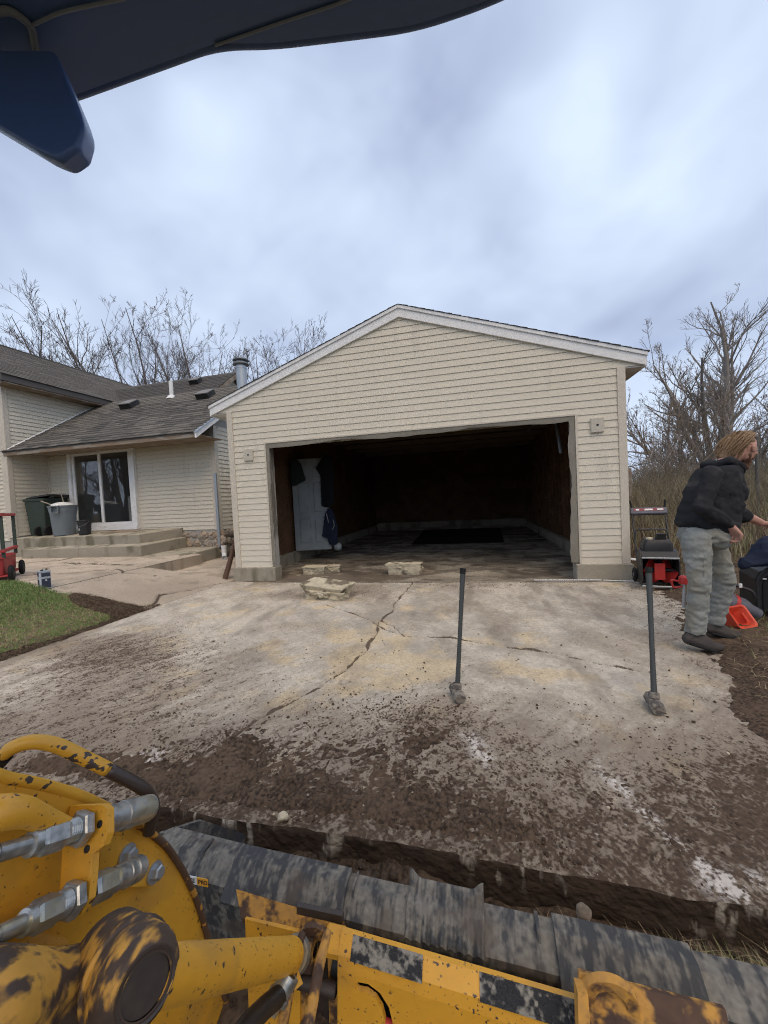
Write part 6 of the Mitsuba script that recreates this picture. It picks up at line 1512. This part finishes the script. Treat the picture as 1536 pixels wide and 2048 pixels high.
# ------------------------------------------------------------------ the man
mat('skin', proc(lambda p, n, uv: mix(C3(0.47, 0.27, 0.20), C3(0.40, 0.19, 0.145), fbm(p.x * 24, p.y * 24, p.z * 24, 3))), 0.55, spec=0.35)
mat('hair_brown', proc(lambda p, n, uv: mix(C3(0.30, 0.195, 0.105), C3(0.150, 0.095, 0.055), fbm(p.x * 40, p.y * 40, p.z * 140, 3))), 0.6, spec=0.3)
mat('beard_brown', (0.135, 0.072, 0.045), 0.7, spec=0.2)


def f_jacket(p, n, uv):
    g = fbm(p.x * 14, p.y * 14, p.z * 14, 4)
    d = smoothstep(0.55, 0.72, fbm(p.x * 6, p.y * 6, p.z * 9 + 3, 4))
    return mix(mix(C3(0.030, 0.030, 0.033), C3(0.020, 0.021, 0.024), g), C3(0.058, 0.055, 0.052), 0.6 * d)


def f_jeans(p, n, uv):
    g = fbm(p.x * 60, p.y * 60, p.z * 60, 3)
    w = fbm(p.x * 6, p.y * 6, p.z * 4, 4)
    c = mix(C3(0.270, 0.280, 0.260), C3(0.190, 0.200, 0.190), w) * (0.85 + 0.3 * g)
    return mix(c, C3(0.220, 0.190, 0.135), 0.5 * smoothstep(0.52, 0.68, fbm(p.x * 5 + 7, p.y * 5, p.z * 3.5, 4)))


bumped('jacket_cloth', proc(f_jacket), proc(lambda p, n, uv: 0.012 * fbm(p.x * 24, p.y * 24, p.z * 30, 4)), 1.0, 0.9, spec=0.15)
bumped('jeans_cloth', proc(f_jeans), proc(lambda p, n, uv: 0.007 * fbm(p.x * 26, p.y * 26, p.z * 36, 4)), 1.0, 0.95, spec=0.1)
mat('boot_leather', proc(lambda p, n, uv: mix(C3(0.085, 0.075, 0.068), C3(0.045, 0.040, 0.038), fbm(p.x * 22, p.y * 22, p.z * 22, 4))), 0.85, spec=0.2)
FW, LT, UP = np.array([0.95, 0.30, 0.0]) / math.hypot(0.95, 0.30), np.array([-0.30, 0.95, 0.0]) / math.hypot(0.95, 0.30), np.array([0, 0, 1.0])
M = thing('person', 'bearded man with long hair in a black jacket and faded jeans stooping to the right', 'person')
V = lambda p: np.array(p, float)
ba = lambda p, r: (*np.asarray(p, float), r)


def wide(p, r, half):
    p = V(p); return [ba(p + LT * half, r), ba(p - LT * half, r)]


def hand(W, d, n, s, curl, k=1.0):
    """palm, four fingers of unequal length and a thumb; W the wrist, d to the knuckles, n the palm's normal, s towards the thumb"""
    d, n, s = (V(q) / np.linalg.norm(q) for q in (d, n, s)); out = []; W = V(W)
    kn = [W + d * (0.088 - abs(i - 1.2) * 0.006) * k + s * (0.030 - i * 0.020) * k for i in range(4)]
    out.append(balls([ba(W, 0.024 * k)] + [ba(q, 0.0125 * k) for q in kn] + [ba(W + d * 0.03 * k + s * 0.022 * k, 0.017 * k)], 14))
    for i, q in enumerate(kn):
        a = 0.25; pos = q; ps = [ba(q, 0.0105 * k)]
        for j, L in enumerate((0.043, 0.027, 0.021)):
            a += curl * (0.9 if j else 0.75); v = d * math.cos(a) + n * math.sin(a) + s * (0.05 - 0.035 * i); L = L * (0.92, 1.05, 0.98, 0.78)[i] * k
            pos = pos + v * L; ps.append(ba(pos, (0.0098, 0.0090, 0.0080)[j] * k))
        out.append(chain(ps, 12))
    b = W + d * 0.03 * k + s * 0.026 * k; q1 = b + (s * 0.75 + d * 0.55 + n * 0.35) * 0.042 * k; q2 = q1 + (d * 0.85 + n * 0.5) * 0.032 * k
    out.append(chain([ba(b, 0.015 * k), ba(q1, 0.0118 * k), ba(q2, 0.0092 * k)], 12))
    return out


NS, NE, NW = V((2.800, -2.567, 1.378)), V((2.689, -2.653, 1.130)), V((2.909, -2.566, 0.986))
FS, FE, FWR = V((3.071, -2.185, 1.388)), V((3.185, -2.087, 1.080)), V((3.435, -2.033, 0.945))
NH, NK, NA = V((2.692, -2.549, 0.874)), V((2.677, -2.615, 0.551)), V((2.655, -2.582, 0.158))
FH, FK, FA = V((2.916, -2.322, 0.842)), V((2.989, -2.348, 0.504)), V((2.936, -2.301, 0.145))
HD = V((3.151, -2.303, 1.597)); ND = V((3.018, -2.338, 1.481)); CH = V((2.921, -2.385, 1.359)); PV = V((2.792, -2.431, 0.915))
body = [chain([ba(HD + FW * 0.0, 0.082), ba(ND, 0.056), ba(CH, 0.075), ba(PV, 0.10)]),
        balls([ba(HD, 0.086), ba(V((3.187, -2.293, 1.623)), 0.062), ba(V((3.205, -2.291, 1.561)), 0.045), ba(V((3.186, -2.298, 1.493)), 0.032), ba(V((3.139, -2.308, 1.516)) + LT * 0.03, 0.035), ba(V((3.139, -2.308, 1.516)) - LT * 0.03, 0.035)]),
        balls([ba(V((3.233, -2.284, 1.580)) + LT * 0.022, 0.014), ba(V((3.233, -2.284, 1.580)) - LT * 0.022, 0.014), ba(V((3.215, -2.287, 1.610)), 0.03)]),
        chain([ba(V((3.241, -2.282, 1.576)), 0.010), ba(V((3.260, -2.279, 1.542)), 0.0125), ba(V((3.232, -2.286, 1.535)), 0.013)]),
        balls([ba(V((3.223, -2.289, 1.511)) + LT * 0.014, 0.009), ba(V((3.223, -2.289, 1.511)) - LT * 0.014, 0.009), ba(V((3.203, -2.293, 1.516)), 0.014)]),
        chain([ba(HD - LT * 0.088 + UP * -0.012, 0.016), ba(HD - LT * 0.090 + UP * -0.042, 0.011)]), chain([ba(HD + LT * 0.088 + UP * -0.012, 0.016), ba(HD + LT * 0.090 + UP * -0.042, 0.011)]),
        chain([ba(NS, 0.055), ba(NE, 0.040), ba(NW, 0.029)]), chain([ba(FS, 0.055), ba(FE, 0.043), ba(FE * 0.6 + FWR * 0.4, 0.044), ba(FWR, 0.030)]),
        chain([ba(NH, 0.08), ba(NK, 0.052), ba(NA, 0.040)]), chain([ba(FH, 0.08), ba(FK, 0.052), ba(FA, 0.040)])]
body += hand(NW, V((2.952, -2.568, 0.916)) - NW + UP * -0.01, LT * 0.5 - FW * 0.6 - UP * 0.4, FW * 0.3 - LT * 0.8 - UP * 0.2, 0.85, 1.05)
body += hand(FWR, FW * 0.9 - UP * 0.25 - LT * 0.1, -UP - FW * 0.2, FW * 0.1 - LT * 1.0 + UP * 0.1, 0.45, 1.05)
put('body', solid(sum(body, m3.Manifold()), 0.0075, 6), 'skin', True, parent=M)
for s in (-1, 1):
    put('eye', tc.icosphere(subdivisions=1, radius=0.010).apply_translation(V((3.233, -2.285, 1.564)) + LT * 0.030 * s), 'room_furniture', True, parent=M)


def garment(man, edge, amp, fs, seed, sm=10, squash=(1, 1, 1.0)):
    m = solid(man, edge, sm); m.merge_vertices(); n = m.vertex_normals; v = np.asarray(m.vertices)
    q = meshkit.fbm(v * fs * np.asarray(squash) + seed, 3, seed) - 0.5; ridge = 0.5 - np.abs(meshkit.fbm(v * fs * 0.8 * np.asarray(squash) + seed + 9, 2, seed + 3) - 0.5) * 2
    m.vertices = v + n * (amp * (q * 1.3 + 0.8 * ridge - 0.3))[:, None]; return m


j = balls(wide((2.914, -2.386, 1.379), 0.074, 0.10) + wide((2.853, -2.406, 1.240), 0.102, 0.085) + wide((2.953, -2.384, 1.174), 0.082, 0.08), 24)
j += balls(wide((2.853, -2.406, 1.240), 0.104, 0.085) + wide((2.959, -2.384, 1.133), 0.082, 0.08) + wide((2.745, -2.439, 1.015), 0.084, 0.085) + wide((2.905, -2.403, 0.974), 0.080, 0.09), 24)
j += balls(wide((2.914, -2.386, 1.379), 0.072, 0.10) + wide((2.995, -2.367, 1.407), 0.058, 0.07) + wide((3.018, -2.368, 1.211), 0.060, 0.08), 24)
j += chain([ba(NS, 0.074), ba(NE, 0.060), ba(NE * 0.5 + NW * 0.5, 0.054), ba(NW * 0.93 + NE * 0.07, 0.042)], 22)
j += chain([ba(FS, 0.074), ba(FE, 0.060), ba(V((3.301, -2.062, 1.004)), 0.056)], 22)
cut = m3.Manifold.cube((2, 2, 1), True).translate(tuple(PV + UP * (-0.5 + 0.004)))
put('jacket', garment(j - cut, 0.013, 0.020, 13, 3, 8, (1, 1, 0.8)), 'jacket_cloth', True, parent=M)
hd = chain([ba(V((2.910, -2.364, 1.462)) - LT * 0.05, 0.040), ba(V((2.942, -2.376, 1.483)) - LT * 0.10, 0.034), ba(V((3.030, -2.378, 1.437)) - LT * 0.09, 0.026), ba(V((3.089, -2.345, 1.386)) - LT * 0.04, 0.018)]) + chain([ba(V((2.910, -2.364, 1.462)) - LT * 0.05, 0.040), ba(V((2.910, -2.364, 1.462)) + LT * 0.06, 0.040), ba(V((2.983, -2.325, 1.485)) + LT * 0.10, 0.032), ba(V((3.101, -2.300, 1.421)) + LT * 0.07, 0.02)])
put('hood', garment(hd, 0.010, 0.010, 20, 5, 6), 'jacket_cloth', True, parent=M)
put('chest_mark', box(-0.012, 0.012, -0.003, 0.003, -0.02, 0.02).apply_translation(V((2.988, -2.505, 1.318))), 'pipe_white', parent=M)
jn = balls(wide((2.768, -2.437, 0.908), 0.096, 0.075) + wide((2.854, -2.418, 0.871), 0.086, 0.075), 22)
jn += chain([ba(NH, 0.098), ba(NH * 0.5 + NK * 0.5, 0.087), ba(NK, 0.076), ba(NK * 0.4 + NA * 0.6, 0.068), ba(NA + UP * 0.0, 0.070)], 24)
jn += chain([ba(FH, 0.098), ba(FH * 0.5 + FK * 0.5, 0.086), ba(FK, 0.074), ba(FK * 0.4 + FA * 0.6, 0.066), ba(FA + UP * 0.01, 0.066)], 24)
for A_, sq in ((NA, 0.015), (FA, 0.01)):
    jn = jn - m3.Manifold.cube((0.4, 0.4, 0.3), True).translate(tuple(A_ + UP * (-0.15 - 0.012)))
put('jeans', garment(jn, 0.011, 0.021, 15, 7, 6, (1, 1, 1.6)), 'jeans_cloth', True, parent=M)
for (a, hl, bl, te) in ((NA, (2.599, -2.597, 0.102), (2.728, -2.620, 0.064), (2.799, -2.624, 0.053)), (FA, (2.885, -2.314, 0.097), (3.010, -2.307, 0.056), (3.086, -2.310, 0.046))):
    a, hl, bl, te = V(a), V(hl), V(bl), V(te)
    bt = balls([ba(a - UP * 0.02, 0.050), ba(hl, 0.042)]) + balls([ba(hl, 0.040), ba(a - UP * 0.03 + FW * 0.02, 0.044), ba(bl + LT * 0.012, 0.036), ba(bl - LT * 0.018, 0.036)]) + balls([ba(bl + LT * 0.014, 0.037), ba(bl - LT * 0.018, 0.037), ba(te - UP * 0.0, 0.027)])
    bk_ = put('boot', garment(bt, 0.008, 0.006, 22, 11, 6), 'boot_leather', True, parent=M)
    so = balls([ba(hl - UP * 0.034, 0.012), ba(hl - UP * 0.034 + LT * 0.03, 0.012), ba(hl - UP * 0.034 - LT * 0.03, 0.012), ba(bl - UP * 0.030 + LT * 0.042, 0.012), ba(bl - UP * 0.030 - LT * 0.045, 0.012), ba(te - UP * 0.020 + FW * 0.015, 0.012)], 10)
    put('sole', solid(so, 0.01, 0), 'black_rubber', True, parent=bk_)
# hair: a cap and many locks swept back to the nape
hc = balls([ba(V((3.140, -2.304, 1.630)), 0.090), ba(V((3.111, -2.312, 1.603)), 0.082)]) + balls([ba(V((3.111, -2.311, 1.615)), 0.085), ba(V((3.061, -2.326, 1.544)), 0.062), ba(V((3.020, -2.336, 1.522)), 0.045)])
face = balls([ba(V((3.308, -2.268, 1.544)), 0.10), ba(V((3.232, -2.288, 1.462)), 0.10)])
HR = put('hair', garment(hc - face, 0.008, 0.012, 26, 13, 5, (1, 1, 2.2)), 'hair_brown', True, parent=M)
rg = np.random.default_rng(44); P = []
for i in range(380):
    a = rg.uniform(-1.35, 1.35); st = V((3.169, -2.297, 1.653)) + LT * math.sin(a) * 0.085 + UP * math.cos(a) * 0.075 + FW * rg.normal(-0.012, 0.022)
    en = V((3.037, -2.332, 1.537)) + LT * math.sin(a) * rg.uniform(0.05, 0.095) + FW * rg.normal(-0.01, 0.03) + UP * rg.normal(-0.005, 0.03)
    md = st * 0.5 + en * 0.5 + LT * math.sin(a) * 0.035 + UP * (0.035 + 0.03 * math.cos(a)) + rg.normal(0, 0.011, 3); s = np.linspace(0, 1, 6)[:, None]
    P.append((1 - s) ** 2 * st + 2 * s * (1 - s) * md + s * s * en)
P = np.array(P); put('locks', tubes(P, np.broadcast_to(np.array([0.003, 0.0045, 0.0045, 0.0042, 0.0035, 0.0012]), P.shape[:2]), 5), 'hair_brown', True, parent=HR)
bd = balls([ba(V((3.179, -2.299, 1.505)), 0.042), ba(V((3.147, -2.306, 1.523)) - LT * 0.045, 0.028), ba(V((3.147, -2.306, 1.523)) + LT * 0.045, 0.028), ba(V((3.160, -2.306, 1.433)), 0.030)]) + chain([ba(V((3.219, -2.289, 1.520)) - LT * 0.02, 0.010), ba(V((3.194, -2.296, 1.496)) - LT * 0.035, 0.014)]) + chain([ba(V((3.219, -2.289, 1.520)) + LT * 0.02, 0.010), ba(V((3.194, -2.296, 1.496)) + LT * 0.035, 0.014)])
put('beard', garment(bd, 0.007, 0.014, 40, 17, 4, (1, 1, 0.6)), 'beard_brown', True, parent=M)
# navy coat thrown over the black cart body
k = thing('navy_coat', 'navy blue coat thrown over the black cart body at the right photo edge', 'coat')
nv = chain([ba(V((3.869, -1.798, 0.620)), 0.15), ba(V((3.582, -1.864, 0.653)), 0.115), ba(V((3.455, -1.916, 0.600)), 0.070), ba(V((3.343, -1.964, 0.573)), 0.045)]) + balls([ba(V((3.601, -1.805, 0.742)), 0.05), ba(V((3.508, -1.861, 0.659)), 0.05), ba(V((3.824, -1.754, 0.707)), 0.10)])
put('cloth', garment(nv, 0.014, 0.030, 14, 19, 8), 'cloth_navy', True, parent=k)
